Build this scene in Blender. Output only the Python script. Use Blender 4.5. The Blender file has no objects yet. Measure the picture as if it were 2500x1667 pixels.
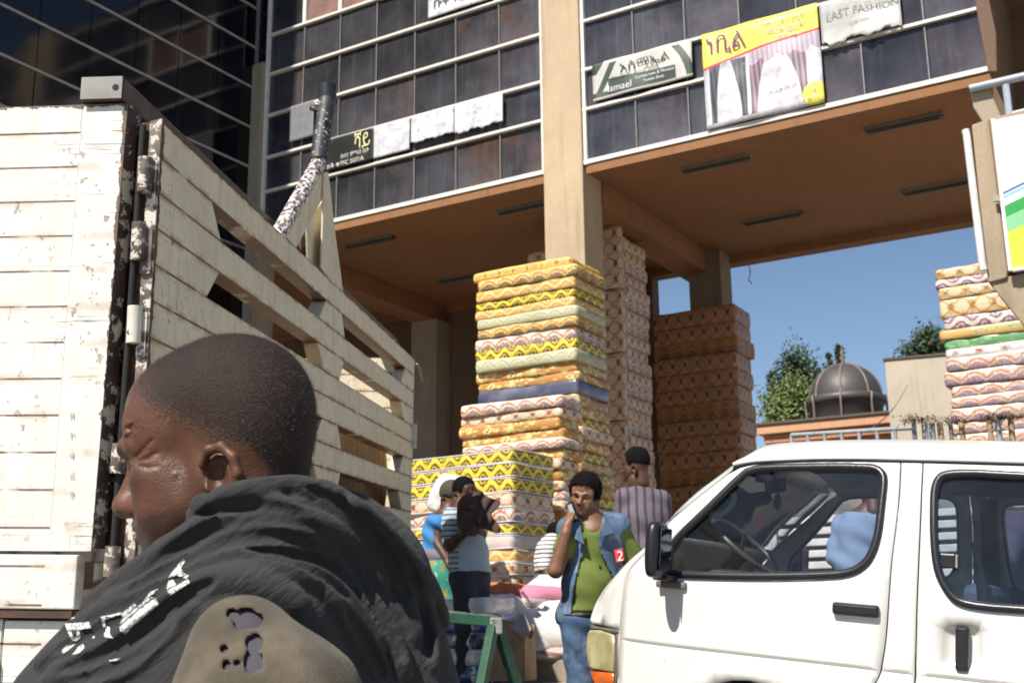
import bpy, bmesh, math, random
import numpy as np
from mathutils import Vector, Matrix, geometry
random.seed(7)
SC = bpy.context.scene
COL = SC.collection
R = math.radians
# ---------------------------------------------------------------- camera
CAMZ = 1.35
cam = bpy.data.cameras.new('camera'); camo = bpy.data.objects.new('camera', cam); COL.objects.link(camo)
cam.sensor_width = 36; cam.lens = 42.0; cam.clip_start = .05; cam.clip_end = 4000
PITCH, ROLL = R(13.58), R(-.70)
_fw = Vector((0, math.cos(PITCH), math.sin(PITCH))); _r0 = Vector((1, 0, 0)); _u0 = Vector((0, -math.sin(PITCH), math.cos(PITCH)))
_rt = math.cos(ROLL)*_r0 + math.sin(ROLL)*_u0; _up = -math.sin(ROLL)*_r0 + math.cos(ROLL)*_u0
camo.matrix_world = Matrix(((_rt.x, _up.x, -_fw.x, 0), (_rt.y, _up.y, -_fw.y, 0), (_rt.z, _up.z, -_fw.z, CAMZ), (0, 0, 0, 1)))
cam.dof.use_dof = True; cam.dof.focus_distance = 2.0; cam.dof.aperture_fstop = 13
SC.camera = camo
# ---------------------------------------------------------------- sky and sun
SUN_AZ, SUN_EL = R(-143.6), R(51)          # azimuth from +Y towards +X
w = bpy.data.worlds.new('World'); SC.world = w; w.use_nodes = True
nt = w.node_tree; nt.nodes.clear()
sk = nt.nodes.new('ShaderNodeTexSky'); sk.sky_type = 'NISHITA'; sk.sun_disc = False
sk.sun_elevation = SUN_EL; sk.sun_rotation = SUN_AZ; sk.altitude = 2300; sk.air_density = 1.25; sk.dust_density = .05; sk.ozone_density = 1.8
bg = nt.nodes.new('ShaderNodeBackground'); bg.inputs['Strength'].default_value = .076
wo = nt.nodes.new('ShaderNodeOutputWorld')
nt.links.new(sk.outputs[0], bg.inputs[0]); nt.links.new(bg.outputs[0], wo.inputs[0])
sl = bpy.data.lights.new('sun', 'SUN'); sl.energy = 5.0; sl.angle = R(.53); sl.color = (1, .945, .86)
so = bpy.data.objects.new('sun', sl); COL.objects.link(so)
_sd = Vector((math.sin(SUN_AZ)*math.cos(SUN_EL), math.cos(SUN_AZ)*math.cos(SUN_EL), math.sin(SUN_EL)))
so.rotation_euler = _sd.to_track_quat('Z', 'Y').to_euler(); so.location = (-5, -8, 20)
SC.view_settings.view_transform = 'Standard'; SC.view_settings.look = 'None'; SC.view_settings.gamma = 1; SC.view_settings.exposure = .56
SC.cycles.max_bounces = 5; SC.cycles.diffuse_bounces = 3; SC.cycles.glossy_bounces = 3; SC.cycles.transparent_max_bounces = 16; SC.cycles.use_denoising = True
SC.cycles.use_adaptive_sampling = True; SC.cycles.adaptive_threshold = .02; SC.cycles.adaptive_min_samples = 12
SC.cycles.caustics_reflective = False; SC.cycles.caustics_refractive = False

# ---------------------------------------------------------------- survey helpers: sight lines of the 2500 x 1667 photograph
EYE = Vector((0, 0, CAMZ))
def ray(x, y): return _fw + _rt*((x-1250)/2917) - _up*((y-833.5)/2917)
def atY(x, y, Y):
    d = ray(x, y); return EYE + d*(Y/d.y)
def onplane(x, y, p, n):
    d = ray(x, y); return EYE + d*(n.dot(p-EYE)/n.dot(d))
def street_z(x, y): return -.09*x + .065*y
# ---------------------------------------------------------------- object helpers
def props(o, label=None, cat=None, group=None, kind=None):
    for k, v in (('label', label), ('category', cat), ('group', group), ('kind', kind)):
        if v: o[k] = v
    return o
def empty(name, mat=None, **kw):
    o = bpy.data.objects.new(name, None); o.empty_display_size = .2; COL.objects.link(o)
    if mat is not None: o.matrix_world = mat
    return props(o, **kw)
def frame(o, x, y, z): return Matrix(((x[0], y[0], z[0], o[0]), (x[1], y[1], z[1], o[1]), (x[2], y[2], z[2], o[2]), (0, 0, 0, 1)))
def link(name, me, m=None, parent=None, mat=None):
    o = bpy.data.objects.new(name, me); COL.objects.link(o)
    if m is not None and len(me.materials) == 0: me.materials.append(m)
    if parent is not None: o.parent = parent
    if mat is not None: o.matrix_local = mat
    return o
class MB:
    """collects shapes of ONE part"""
    def __init__(s): s.v = []; s.f = []; s.sm = []
    def add(s, vs, fs, smooth=False, M=None):
        b = len(s.v)
        s.v += [tuple(M @ Vector(v)) if M is not None else tuple(v) for v in vs]
        s.f += [tuple(b+i for i in f) for f in fs]; s.sm += [smooth]*len(fs)
        return s
    def box(s, a, b, M=None):
        x0, y0, z0 = a; x1, y1, z1 = b
        return s.add([(x0,y0,z0),(x1,y0,z0),(x1,y1,z0),(x0,y1,z0),(x0,y0,z1),(x1,y0,z1),(x1,y1,z1),(x0,y1,z1)],
                     [(0,3,2,1),(4,5,6,7),(0,1,5,4),(1,2,6,5),(2,3,7,6),(3,0,4,7)], False, M)
    def prism(s, pts, t0, t1, fn):
        """2-D outline (counter-clockwise) extruded from t0 to t1; fn(a,b,t) -> point"""
        n = len(pts)
        vs = [fn(a, b, t0) for a, b in pts] + [fn(a, b, t1) for a, b in pts]
        fs = [tuple(range(n-1, -1, -1)), tuple(range(n, 2*n))] + [(i, (i+1) % n, n+(i+1) % n, n+i) for i in range(n)]
        return s.add(vs, fs)
    def tube(s, path, r, seg=10, caps=True, closed=False, flat=None):
        path = [Vector(p) for p in path]; n = len(path)
        rs = r if hasattr(r, '__len__') else [r]*n
        vs = []; up = None
        for i, p in enumerate(path):
            if closed: t = path[(i+1) % n]-path[i-1]
            else: t = path[min(i+1, n-1)]-path[max(i-1, 0)]
            t.normalize()
            if up is None:
                up = Vector((0, 0, 1)) if abs(t.z) < .9 else Vector((1, 0, 0))
            a = (up - t*up.dot(t)).normalized(); b = t.cross(a); up = a
            for k in range(seg):
                an = 2*math.pi*k/seg
                vs.append(p + a*(rs[i]*math.cos(an)) + b*(rs[i]*math.sin(an)*(flat or 1)))
        fs = []
        for i in range(n if closed else n-1):
            j = (i+1) % n
            for k in range(seg):
                l = (k+1) % seg
                fs.append((i*seg+k, i*seg+l, j*seg+l, j*seg+k))
        s.add(vs, fs, True)
        if caps and not closed:
            s.add(vs[:seg], [tuple(range(seg-1, -1, -1))]); s.add(vs[-seg:], [tuple(range(seg))])
        return s
    def lathe(s, prof, seg=24, M=None):
        vs = []; n = len(prof)
        for r, z in prof:
            for k in range(seg):
                a = 2*math.pi*k/seg; vs.append((r*math.cos(a), r*math.sin(a), z))
        fs = [(i*seg+k, i*seg+(k+1) % seg, (i+1)*seg+(k+1) % seg, (i+1)*seg+k) for i in range(n-1) for k in range(seg)]
        return s.add(vs, fs, True, M)
    def mesh(s, name, auto=True):
        me = bpy.data.meshes.new(name); me.from_pydata(s.v, [], s.f); me.update()
        me.polygons.foreach_set('use_smooth', s.sm)
        return me
    def build(s, name, m, parent=None, bevel=0, seg=2, fix=True, M=None):
        me = s.mesh(name)
        if fix:
            bm = bmesh.new(); bm.from_mesh(me); bmesh.ops.recalc_face_normals(bm, faces=bm.faces); bm.to_mesh(me); bm.free()
        o = link(name, me, m, parent, M)
        if bevel:
            b = o.modifiers.new('edge', 'BEVEL'); b.width = bevel; b.segments = seg; b.limit_method = 'ANGLE'; b.angle_limit = R(40)
        return o
def box(name, a, b, m, parent=None, bevel=0): return MB().box(a, b).build(name, m, parent, bevel)
def copytree(o, parent=None):
    c = o.copy(); COL.objects.link(c); c.parent = parent
    if parent is not None: c.matrix_parent_inverse = o.matrix_parent_inverse
    for ch in [k for k in o.children]: copytree(ch, c)
    return c
def ordinal(i):
    a = ['top','second','third','fourth','fifth','sixth','seventh','eighth','ninth','tenth','eleventh','twelfth','thirteenth','fourteenth','fifteenth','sixteenth','seventeenth','eighteenth','nineteenth']
    if i < 19: return a[i]
    t, u = divmod(i+1, 10); T_ = ['twentieth', 'thirtieth', 'fortieth', 'fiftieth'][t-2]
    return T_ if u == 0 else ['twenty', 'thirty', 'forty', 'fifty'][t-2]+'-'+(['first']+a[1:])[u-1]
# ---------------------------------------------------------------- material helpers
class V:
    def __init__(s, T, k): s.T = T; s.k = k
    def _b(s, op, o=None, c=None, rev=False): return s.T.math(op, o if rev else s, s if rev else o, c)
    def __add__(s, o): return s._b('ADD', o)
    def __radd__(s, o): return s._b('ADD', o)
    def __sub__(s, o): return s._b('SUBTRACT', o)
    def __rsub__(s, o): return s._b('SUBTRACT', o, rev=True)
    def __mul__(s, o): return s._b('MULTIPLY', o)
    def __rmul__(s, o): return s._b('MULTIPLY', o)
    def __truediv__(s, o): return s._b('DIVIDE', o)
    def __lt__(s, o): return s._b('LESS_THAN', o)
    def __gt__(s, o): return s._b('GREATER_THAN', o)
    def abs(s): return s._b('ABSOLUTE')
    def frac(s): return s._b('FRACT')
    def cos(s): return s._b('COSINE')
    def sqrt(s): return s._b('SQRT')
    def floor(s): return s._b('FLOOR')
    def max(s, o): return s._b('MAXIMUM', o)
    def min(s, o): return s._b('MINIMUM', o)
    def ss(s, a, b):                       # smoothstep from a to b
        n = s.T.n('ShaderNodeMapRange'); n.interpolation_type = 'SMOOTHSTEP'
        s.T.put(n.inputs[0], s); n.inputs[1].default_value = a; n.inputs[2].default_value = b
        return V(s.T, n.outputs[0])
class Tree:
    def __init__(s, m): s.m = m; s.t = m.node_tree
    def n(s, k): return s.t.nodes.new(k)
    def put(s, sock, v):
        if isinstance(v, V): s.t.links.new(v.k, sock)
        elif v is None: pass
        elif isinstance(v, (tuple, list)): sock.default_value = (*v, 1) if len(v) == 3 and sock.type == 'RGBA' else v
        else: sock.default_value = v
    def math(s, op, a, b=None, c=None):
        n = s.n('ShaderNodeMath'); n.operation = op
        for i, v in enumerate((a, b, c)):
            if v is not None: s.put(n.inputs[i], v)
        return V(s, n.outputs[0])
    def coord(s, k='Object'):
        n = s.n('ShaderNodeTexCoord'); return V(s, n.outputs[k])
    def xyz(s, v=None):
        n = s.n('ShaderNodeSeparateXYZ'); s.put(n.inputs[0], v or s.coord()); return [V(s, n.outputs[i]) for i in range(3)]
    def vec(s, x, y, z):
        n = s.n('ShaderNodeCombineXYZ')
        for i, v in enumerate((x, y, z)): s.put(n.inputs[i], v)
        return V(s, n.outputs[0])
    def scale(s, v, sc):
        n = s.n('ShaderNodeVectorMath'); n.operation = 'MULTIPLY'; s.put(n.inputs[0], v); n.inputs[1].default_value = sc; return V(s, n.outputs[0])
    def noise(s, sc=5, det=3, v=None, rough=.5, dist=0):
        n = s.n('ShaderNodeTexNoise'); s.put(n.inputs['Vector'], v or s.coord()); n.inputs['Scale'].default_value = sc
        n.inputs['Detail'].default_value = det; n.inputs['Roughness'].default_value = rough; n.inputs['Distortion'].default_value = dist
        return V(s, n.outputs['Fac'])
    def vor(s, sc=5, v=None, feat='F1', out='Distance'):
        n = s.n('ShaderNodeTexVoronoi'); n.feature = feat; s.put(n.inputs['Vector'], v or s.coord()); n.inputs['Scale'].default_value = sc
        return V(s, n.outputs[out])
    def mix(s, a, b, f):
        n = s.n('ShaderNodeMix'); n.data_type = 'RGBA'; s.put(n.inputs[0], f); s.put(n.inputs[6], a); s.put(n.inputs[7], b); return V(s, n.outputs[2])
    def ramp(s, f, stops):
        n = s.n('ShaderNodeValToRGB'); e = n.color_ramp.elements
        while len(e) < len(stops): e.new(.5)
        for k, (p, c) in zip(e, stops): k.position = p; k.color = (*c, 1)
        s.put(n.inputs[0], f); return V(s, n.outputs[0])
    def rand(s): return V(s, s.n('ShaderNodeObjectInfo').outputs['Random'])
    def attr(s, name, out='Fac'):
        n = s.n('ShaderNodeAttribute'); n.attribute_name = name; return V(s, n.outputs[out])
    def bump(s, h, strength=.3, dist=.01):
        n = s.n('ShaderNodeBump'); s.put(n.inputs['Height'], h); n.inputs['Strength'].default_value = strength; n.inputs['Distance'].default_value = dist
        return V(s, n.outputs[0])
MATS = {}
def mat(name, col=(.5, .5, .5), rough=.6, metal=0, fn=None, **kw):
    m = bpy.data.materials.new(name); m.use_nodes = True; T = Tree(m)
    b = m.node_tree.nodes['Principled BSDF']
    d = {'Base Color': col, 'Roughness': rough, 'Metallic': metal}; d.update(kw)
    if fn: d.update(fn(T))
    for k, v in d.items(): T.put(b.inputs[k], v)
    MATS[name] = m; return m
def plain(name, col, rough=.6, var=.12, sc=9, bump=.15, **kw):
    """a plain surface with a little unevenness of colour and relief"""
    def fn(T):
        n = T.noise(sc, 5, rough=.6); k = tuple(max(0, c*(1-var*1.6)) for c in col); h = tuple(min(1, c*(1+var*1.2)) for c in col)
        return {'Base Color': T.ramp(n, [(.3, k), (.7, h)]), 'Normal': T.bump(T.noise(sc*8, 3), bump, .004)}
    return mat(name, col, rough, fn=fn, **kw)
# ================================================================ materials of the setting
def m_concrete(name, col, var=.2):
    def fn(T):
        n = T.noise(1.3, 6, rough=.65); g = T.noise(38, 4, rough=.7); x, y, z = T.xyz()
        st = T.noise(1, 4, T.vec(x*9, y*9, z*.6)).ss(.5, .8)
        c = T.ramp(n*.6+g*.4, [(.3, tuple(k*(1-var) for k in col)), (.7, tuple(k*(1+var*.7) for k in col))])
        c = T.mix(c, tuple(k*.45 for k in col), st*.45)
        return {'Base Color': c, 'Normal': T.bump(g+T.noise(130, 2)*.6, .35, .006)}
    return mat(name, col, .9, fn=fn)
CONC = m_concrete('beige_concrete', (.50, .38, .25))
CONC2 = m_concrete('grey_brown_concrete', (.33, .27, .2), .25)
SOFF = m_concrete('orange_brown_paint', (.28, .135, .060), .1)
DARKC = m_concrete('dark_brown_render', (.16, .10, .065))
WALLG = m_concrete('grey_brown_render', (.24, .18, .13))
ALU = plain('pale_aluminium', (.74, .7, .64), .45, .08)
ALUG = plain('grey_aluminium', (.20, .19, .185), .4, .1)
def pane_mat(name, dust, brown):
    def fn(T):
        x, y, z = T.xyz(); r = T.rand(); o = T.coord(); gx, gy, gz = T.xyz(T.coord('Generated'))
        p = T.vec(x+r*37, y, z+r*11)
        n = T.noise(1.6, 5, p, .6); st = T.noise(1, 3, T.vec(x*14+r*40, 0, z*1.2)).ss(.45, .8)
        d = n.ss(.25, .8)*.7+st*.25+(1-gz)*.25
        c = T.mix(tuple(k*.12 for k in dust), dust, d*(r*.75+.45))
        b = (T.noise(2.6, 5, p, .7, .6)+(r-.5)*.3).ss(.54, .72)
        c = T.mix(c, (.15, .075, .04), b*brown)  # brown patches paint in curtains and buildings reflected in the glass
        return {'Base Color': c, 'Roughness': n*.12+.03, 'Normal': T.bump(T.noise(1.4, 1, p), .05, .02)}
    return mat(name, (.02, .02, .03), .1, fn=fn, **{'Specular IOR Level': .6})
PANE = pane_mat('dusty_dark_glass', (.125, .12, .135), .12)
PANEB = pane_mat('dark_glass_brown_patches', (.11, .108, .122), .35)
PANED = pane_mat('black_shaded_glass', (.005, .005, .007), .05)  # pane glass darkened, the wing's shade put into its colour
GREYP = plain('grey_panel', (.2, .2, .21), .5)
BROWNP = plain('red_brown_panel', (.2, .11, .085), .6, .25, 4)

# ================================================================ ground
def m_ground(name, c0, c1, sc=1.0):
    def fn(T):
        o = T.coord(); n = T.noise(.8*sc, 6, o, .62); g = T.noise(60*sc, 3, o); s = T.noise(6*sc, 4, o).ss(.55, .75)
        c = T.ramp(n*.7+g*.3, [(.32, c0), (.68, c1)]); c = T.mix(c, tuple(k*.45 for k in c0), s*.5)
        return {'Base Color': c, 'Normal': T.bump(g, .5, .008)}
    return mat(name, c0, .92, fn=fn)
STREET = m_ground('dusty_road', (.20, .18, .155), (.30, .27, .23))
PAVE = m_ground('pale_pavement', (.27, .245, .21), (.37, .335, .29))
def sheet(name, fz, x0, x1, y0, y1, n, m):
    vs = []; fs = []
    for j in range(n+1):
        for i in range(n+1):
            x = x0+(x1-x0)*i/n; y = y0+(y1-y0)*j/n; vs.append((x, y, fz(x, y)))
    fs = [(j*(n+1)+i, j*(n+1)+i+1, (j+1)*(n+1)+i+1, (j+1)*(n+1)+i) for j in range(n) for i in range(n)]
    return MB().add(vs, fs).build(name, m)
def gz(x, y):
    r = math.hypot(x, y); k = max(0, min(1, (r-14)/30)); return street_z(x, y)*(1-k) - 1.5*k*(y > 0)
props(sheet('street', gz, -300, 300, -300, 300, 300, STREET), kind='structure')
# frame of the big building: x along its front to the right, y into the building, z up
_a = R(120.9); BU = Vector((math.sin(_a), math.cos(_a), 0)); BN = Vector((BU.y, -BU.x, 0))
_b0 = atY(1337, 413, 13.5); BO = Vector((_b0.x, _b0.y, 0))
BM = frame(BO, BU, -BN, Vector((0, 0, 1)))
BMI = BM.inverted()
def onB(x, y, dep=0): return BMI @ onplane(x, y, BO-BN*dep, BN)      # photograph -> (u, depth, z)
PZ, PLZ = 1.0, 1.14                                                  # heights of pavement and of the platform
def bl(u, d, z): return BM @ Vector((u, d, z))
# pavement: a raised slab whose edge runs along the street, then a kerb and the platform under the building
pav = empty('pavement', BM, kind='structure')
e0 = (BMI @ Vector((1.3, 7.22, 0))).y; e1 = (BMI @ atY(1310, 1606, 8.65)).y
box('slab', (-9, e0, -.6), (30, e1+.3, PZ), PAVE, pav, .02)
k = 0
for i in range(30):
    box('kerbstone', (-9+i*.9+.004, e1, PZ-.05), (-9+i*.9+.896, e1+.16, PLZ+.012), CONC2, pav, .012)
box('platform', (-9, e1+.162, PZ-.1), (30, 24, PLZ), PAVE, pav)

# ================================================================ glass office building
bld = empty('glass_office_building', BM, label='office building on columns with dark glass panes in pale frames', cat='building')
ROWS = [6.70, 7.37, 7.88, 8.52, 9.16, 9.78, 10.42, 11.05]
_pm = {}
def pane(u0, u1, z0, z1, d, m, axis=0, par=None, name='pane'):
    key = (round(u1-u0, 2), round(z1-z0, 2), m.name, axis)
    if key not in _pm:
        w_, h_ = u1-u0, z1-z0
        mb = MB().box((0, 0, 0), (w_, .014, h_)) if axis == 0 else MB().box((0, 0, 0), (.014, w_, h_))
        _pm[key] = mb.mesh('pane'); _pm[key].materials.append(m)
    o = link(name, _pm[key], None, par or bld)
    t = R(random.gauss(0, .25))
    o.matrix_local = Matrix.Translation((u0, d, z0) if axis == 0 else (d, u0, z0)) @ Matrix.Rotation(t, 4, 'X' if axis == 0 else 'Y') @ Matrix.Rotation(R(random.gauss(0, .25)), 4, 'Z')
    return o
UL = [-4.57, -3.9, -3.25, -2.61, -1.97, -1.32, -.66, -.035]
URr = [.535+.655*i for i in range(11)]
for us, side in ((UL, 0), (URr, 1)):
    for j in range(len(ROWS)-1):
        for i in range(len(us)-1):
            m = PANEB if (side == 0 and random.random() < (.85 if i < 5 else .6)) else PANE
            if side == 0 and j == 5: m = BROWNP if i in (1, 2) else m
            pane(us[i]+.012, us[i+1]-.012, ROWS[j]+.016, ROWS[j+1]-.016, .012, m)
    for j, z in enumerate(ROWS):
        box('transom', (us[0]-.03, -.04, z-(.028 if j == 0 else .019)), (us[-1]+.03, .02, z+(.028 if j == 0 else .019)), ALU, bld, .005)
    for i, u in enumerate(us):
        edge = i in (0, len(us)-1)
        if edge: box('mullion', (u-.022, -.045, ROWS[0]-.034), (u+.022, .02, 11.1), ALU, bld, .006)
        else:
            for j in range(len(ROWS)-1):
                w_, m_ = (.03, ALU) if (side == 0 and j == 5 and i in (1, 2, 3)) else (.0075, ALUG)
                box('mullion', (u-w_, -.012-(w_ > .02)*.02, ROWS[j]+.02), (u+w_, .016, ROWS[j+1]-.02), m_, bld)
box('spandrel_wall', (-4.6, .0, ROWS[-1]+.03), (0, .4, 11.2), PANE, bld); box('spandrel_wall', (.5, .0, ROWS[-1]+.03), (7.2, .4, 11.2), PANE, bld)
box('floor_mass', (-4.7, .12, 6.72), (7.1, 4.05, 11.15), DARKC, bld)
# soffit with its recesses, beams and tube lights
box('soffit', (-9, .03, 6.60), (9.5, 4.05, 6.70), SOFF, bld)
box('edge_beam', (-9, 4.05, 6.48), (9.5, 4.3, 6.9), SOFF, bld, .01)
box('fascia', (-4.6, -.02, 6.56), (-.03, .028, 6.66), SOFF, bld); box('fascia', (.53, -.02, 6.56), (7.1, .028, 6.66), SOFF, bld)
box('beam', (.12, .42, 6.28), (.55, 4.04, 6.598), SOFF, bld, .01)
box('beam', (-4.62, .42, 6.28), (-4.2, 4.04, 6.598), SOFF, bld, .01)
TLM = plain('dark_lamp_housing', (.06, .05, .04), .5)
TLG = plain('grey_lamp_tube', (.16, .155, .14), .3)
for u, d in ((1.51, .52), (3.65, .52), (1.45, 2.7), (3.52, 2.7), (-3.58, .6), (-1.07, .58), (-3.46, 2.72), (-1.2, 2.72)):
    f = box('light_fixture', (u, d, 6.545), (u+.8, d+.10, 6.6), TLM, bld, .006)
    box('reflector_rim', (u-.012, d-.02, 6.565), (u+.812, d-.002, 6.60), ALUG, f)
    MB().tube([(u+.03, d+.05, 6.535), (u+.77, d+.05, 6.535)], .014, 8).build('lamp_tube', TLG, f)
MB().tube([(.95, 4.28, 6.5), (.96, 4.3, 6.38), (.93, 4.3, 6.27), (.97, 4.3, 6.2)], .007, 6).build('hanging_wire', TLM, bld)
# columns
box('column', (-.02, -.07, PLZ), (.505, .42, 11.3), CONC, bld, .012)
box('column', (.27, 3.62, PLZ), (.76, 4.04, 6.6), WALLG, bld, .012)
box('column', (-4.80, -.10, 1.0), (-4.585, .30, 9.35), CONC2, bld, .012)
box('column', (-4.62, 3.62, PLZ), (-4.12, 4.04, 6.28), CONC2, bld, .012)
# wall under the building at the back, left
box('back_wall', (-9, 4.06, 1.0), (-.5, 4.3, 6.48), DARKC, bld)
for u, w_ in ((-3.25, .5), (-1.6, .5)):
    box('pilaster', (u, 3.7, PLZ), (u+w_, 4.06, 6.1), WALLG, bld, .01)
box('wall_beam', (-3.3, 3.66, 5.9), (-.6, 4.05, 6.25), SOFF, bld, .01)
box('dark_doorway', (-2.6, 3.98, PLZ), (-1.7, 4.055, 3.9), TLM, bld)
# wing at the left, square to the front, glass and frames coloured for shade
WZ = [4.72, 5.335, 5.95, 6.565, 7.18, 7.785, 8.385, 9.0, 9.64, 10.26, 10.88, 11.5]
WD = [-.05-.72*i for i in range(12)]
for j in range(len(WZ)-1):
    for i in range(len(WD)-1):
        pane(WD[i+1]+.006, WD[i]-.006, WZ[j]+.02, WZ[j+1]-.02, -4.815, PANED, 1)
for z in WZ: box('transom', (-4.86, WD[-1], z-.015), (-4.785, WD[0], z+.015), ALUG if z < 7 else plain('shaded_aluminium', (.36, .33, .30), .4), bld)  # darker copies of the pale frames, shade put into the metal colour
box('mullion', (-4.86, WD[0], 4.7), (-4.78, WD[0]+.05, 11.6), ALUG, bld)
box('wing_wall', (-9, WD[-1], 1.0), (-4.83, .0, 4.70), PANED, bld); box('wing_shade_body', (-9, WD[-1], 4.71), (-4.84, 0, 22.5), PANED, bld); box('corner_panel', (-4.84, .0, 9.36), (-4.60, .3, 11.2), PANED, bld)  # wing rises unseen above its panes, height added to shade the front

# ================================================================ posters and banners on the glass
def text(s, size, m, parent, x, z, y=-.006, align='LEFT', sx=1.0, shear=0):
    c = bpy.data.curves.new('lettering', 'FONT'); c.body = s; c.size = size; c.align_x = align; c.shear = shear; c.resolution_u = 3
    t_ = bpy.data.objects.new('tmp', c); COL.objects.link(t_); bpy.context.view_layer.update()
    me = bpy.data.meshes.new_from_object(t_.evaluated_get(bpy.context.evaluated_depsgraph_get())); bpy.data.objects.remove(t_); bpy.data.curves.remove(c)
    me.materials.clear(); o = link('lettering', me, m, parent)
    o.matrix_local = Matrix.Translation((x, y, z)) @ Matrix.Rotation(R(90), 4, 'X') @ Matrix.Diagonal((sx, 1, 1, 1)); return o
INK = mat('black_ink', (.03, .03, .028), .6); WHITEI = mat('white_print', (.72, .72, .68), .6); PURP = mat('purple_print', (.16, .03, .14), .5)
YELI = mat('pale_yellow_print', (.75, .68, .35), .6); REDI = mat('red_print', (.7, .05, .06), .5); GRN = mat('dark_green_print', (.05, .075, .06), .5)
LILAC = mat('lilac_print', (.42, .33, .42), .5); GREYI = mat('faded_grey_print', (.3, .3, .3), .7)
def wavy(name, w_, h_, m, label, cat, u, z, amp=.008, nx=24, nz=14, dep=-.065, torn=0, rot=0):
    vs = []; n2 = nx+1
    for j in range(nz+1):
        for i in range(n2):
            x = w_*i/nx; y_ = h_*j/nz
            zz = y_ + (torn*(.5+.5*math.sin(i*1.7)+.6*math.sin(i*.61+2)) if j == 0 else 0)
            vs.append((x, amp*(math.sin(x*9+y_*5)+math.sin(y_*13-x*4)*.6), zz))
    fs = [(j*n2+i, j*n2+i+1, (j+1)*n2+i+1, (j+1)*n2+i) for j in range(nz) for i in range(nx)]
    mb = MB().add(vs, fs, True); o = mb.build(name, m, fix=False)
    s_ = o.modifiers.new('cloth', 'SOLIDIFY'); s_.thickness = .003; s_.offset = 1
    o.matrix_world = BM @ Matrix.Translation((u, dep, z)) @ Matrix.Rotation(R(rot), 4, 'Y')
    return props(o, label=label, cat=cat)
def m_print(name, fn): return mat(name, (.6, .6, .6), .45, fn=fn)
def curtains(T):
    x, y, z = T.xyz(); n = T.noise(9, 5, rough=.65)
    u = x/1.33; v = z/1.16
    base = T.ramp(n, [(.3, (.42, .40, .44)), (.55, (.66, .64, .66)), (.75, (.8, .78, .78))])
    fold = ((u*150+v*6).cos()*.5+.5)
    def drape(cx, w0, dirn, col, b):
        e = (v*v)*(w0)*1.0+.018                                   # gathered towards the bottom
        d = (u-cx)*dirn
        inside = (d > 0)*(d < e+.03)*(v > .05)*(v < .66)
        return T.mix(b, T.mix(col, tuple(k*.3 for k in col), fold), inside)
    c = drape(.40, .26, 1, (.34, .22, .27), base)
    c = drape(.88, .33, -1, (.36, .25, .30), c)
    c = drape(.05, .13, 1, (.09, .10, .13), c); c = drape(.37, .20, -1, (.09, .10, .12), c)
    sw = (v > .60-(u*22).cos().abs()*.05)*(u > .40)
    c = T.mix(c, T.mix((.52, .42, .48), (.34, .26, .32), fold), sw*.9)
    c = T.mix(c, (.16, .17, .2), (v > .58)*(u < .38)*(n.ss(.45, .6))*.8)
    arc = v-(.62+.25*u-.13*u*u)
    ye = arc.ss(.0, .004); c = T.mix(c, (.86, .72, .12), ye)
    c = T.mix(c, (.68, .04, .07), (arc.abs() < .011))
    dd = ((u-.93)*(u-.93)*1.32+(v-.11)*(v-.11)).sqrt(); c = T.mix(c, (.84, .76, .10), dd < .115)
    return {'Base Color': c}
pz = wavy('curtain_banner', 1.33, 1.16, m_print('curtain_shop_print', curtains), 'yellow topped banner picturing draped curtains on the glass facade', 'banner', 2.07, 6.73)
text('ነቢል', .285, PURP, pz, .04, .885, -.022, sx=.92); text('የመጋረጃና የቤት', .082, LILAC, pz, .70, 1.045, -.022); text('ጨርቃ ጨርቅ', .085, LILAC, pz, .76, .95, -.022); text('መሸጫ', .085, LILAC, pz, .86, .86, -.022)
text('ሱቅ', .07, LILAC, pz, 1.17, .14, -.022); text('ቁጥር', .07, LILAC, pz, 1.15, .06, -.022)
text('ጥራት ያለው', .075, mat('pink_print', (.62, .45, .42), .5), pz, .72, .26, -.022)
def ism(T):
    x, y, z = T.xyz(); u = x/1.27; v = z/.47; n = T.noise(6, 4)
    c = T.mix((.60, .585, .53), (.5, .49, .44), n)
    c = T.mix(c, (.055, .07, .06), (v < .46-.16*(u-.5))*(u > .16)*(u < .84))
    a1 = ((u-.30)*(u-.30)*2.2+(v-1.15)*(v-1.15)).sqrt()
    l = (u-(.02+.22*v)).abs() < .035; r_ = (u-(.98-.16*v*v)).abs() < .038
    c = T.mix(c, (.06, .08, .065), (l+r_).min(1)*(v < .93))
    c = T.mix(c, (.06, .08, .065), (u < .13-.3*(1-v))*(v > .7)+(u < .2)*(v < .2)*(u < .16-.0*v))
    c = T.mix(c, (.62, .6, .55), v < .07)
    return {'Base Color': c}
pi = wavy('shop_banner', 1.27, .47, m_print('cream_and_green_print', ism), 'cream and dark green shop banner with white lettering', 'banner', .67, 7.42, amp=.008)
text('አስማኤል', .155, INK, pi, .36, .275, -.016, sx=1.2); text('የሶፋ ጨርቅና መጋረጃ መሸጫ', .052, INK, pi, .25, .215, -.016, sx=1.1)
text('Ismael', .125, WHITEI, pi, .20, .065, -.016); text('Curtain nets & Mosque', .052, WHITEI, pi, .56, .14, -.016); text('Textile Shop', .052, WHITEI, pi, .66, .078, -.016)
def torng(T):
    n = T.noise(4, 6, rough=.7); x, y, z = T.xyz(); c = T.ramp(n, [(.25, (.33, .32, .31)), (.5, (.47, .46, .44)), (.8, (.58, .57, .55))])
    return {'Base Color': T.mix(c, (.09, .09, .1), (T.noise(7, 4)+z*.5).ss(.86, .95)*(x < .55))}
pg = wavy('torn_banner', .84, .52, m_print('weathered_grey_print', torng), 'torn grey weathered banner with faded lettering', 'banner', 3.42, 7.36, torn=.05)
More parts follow.
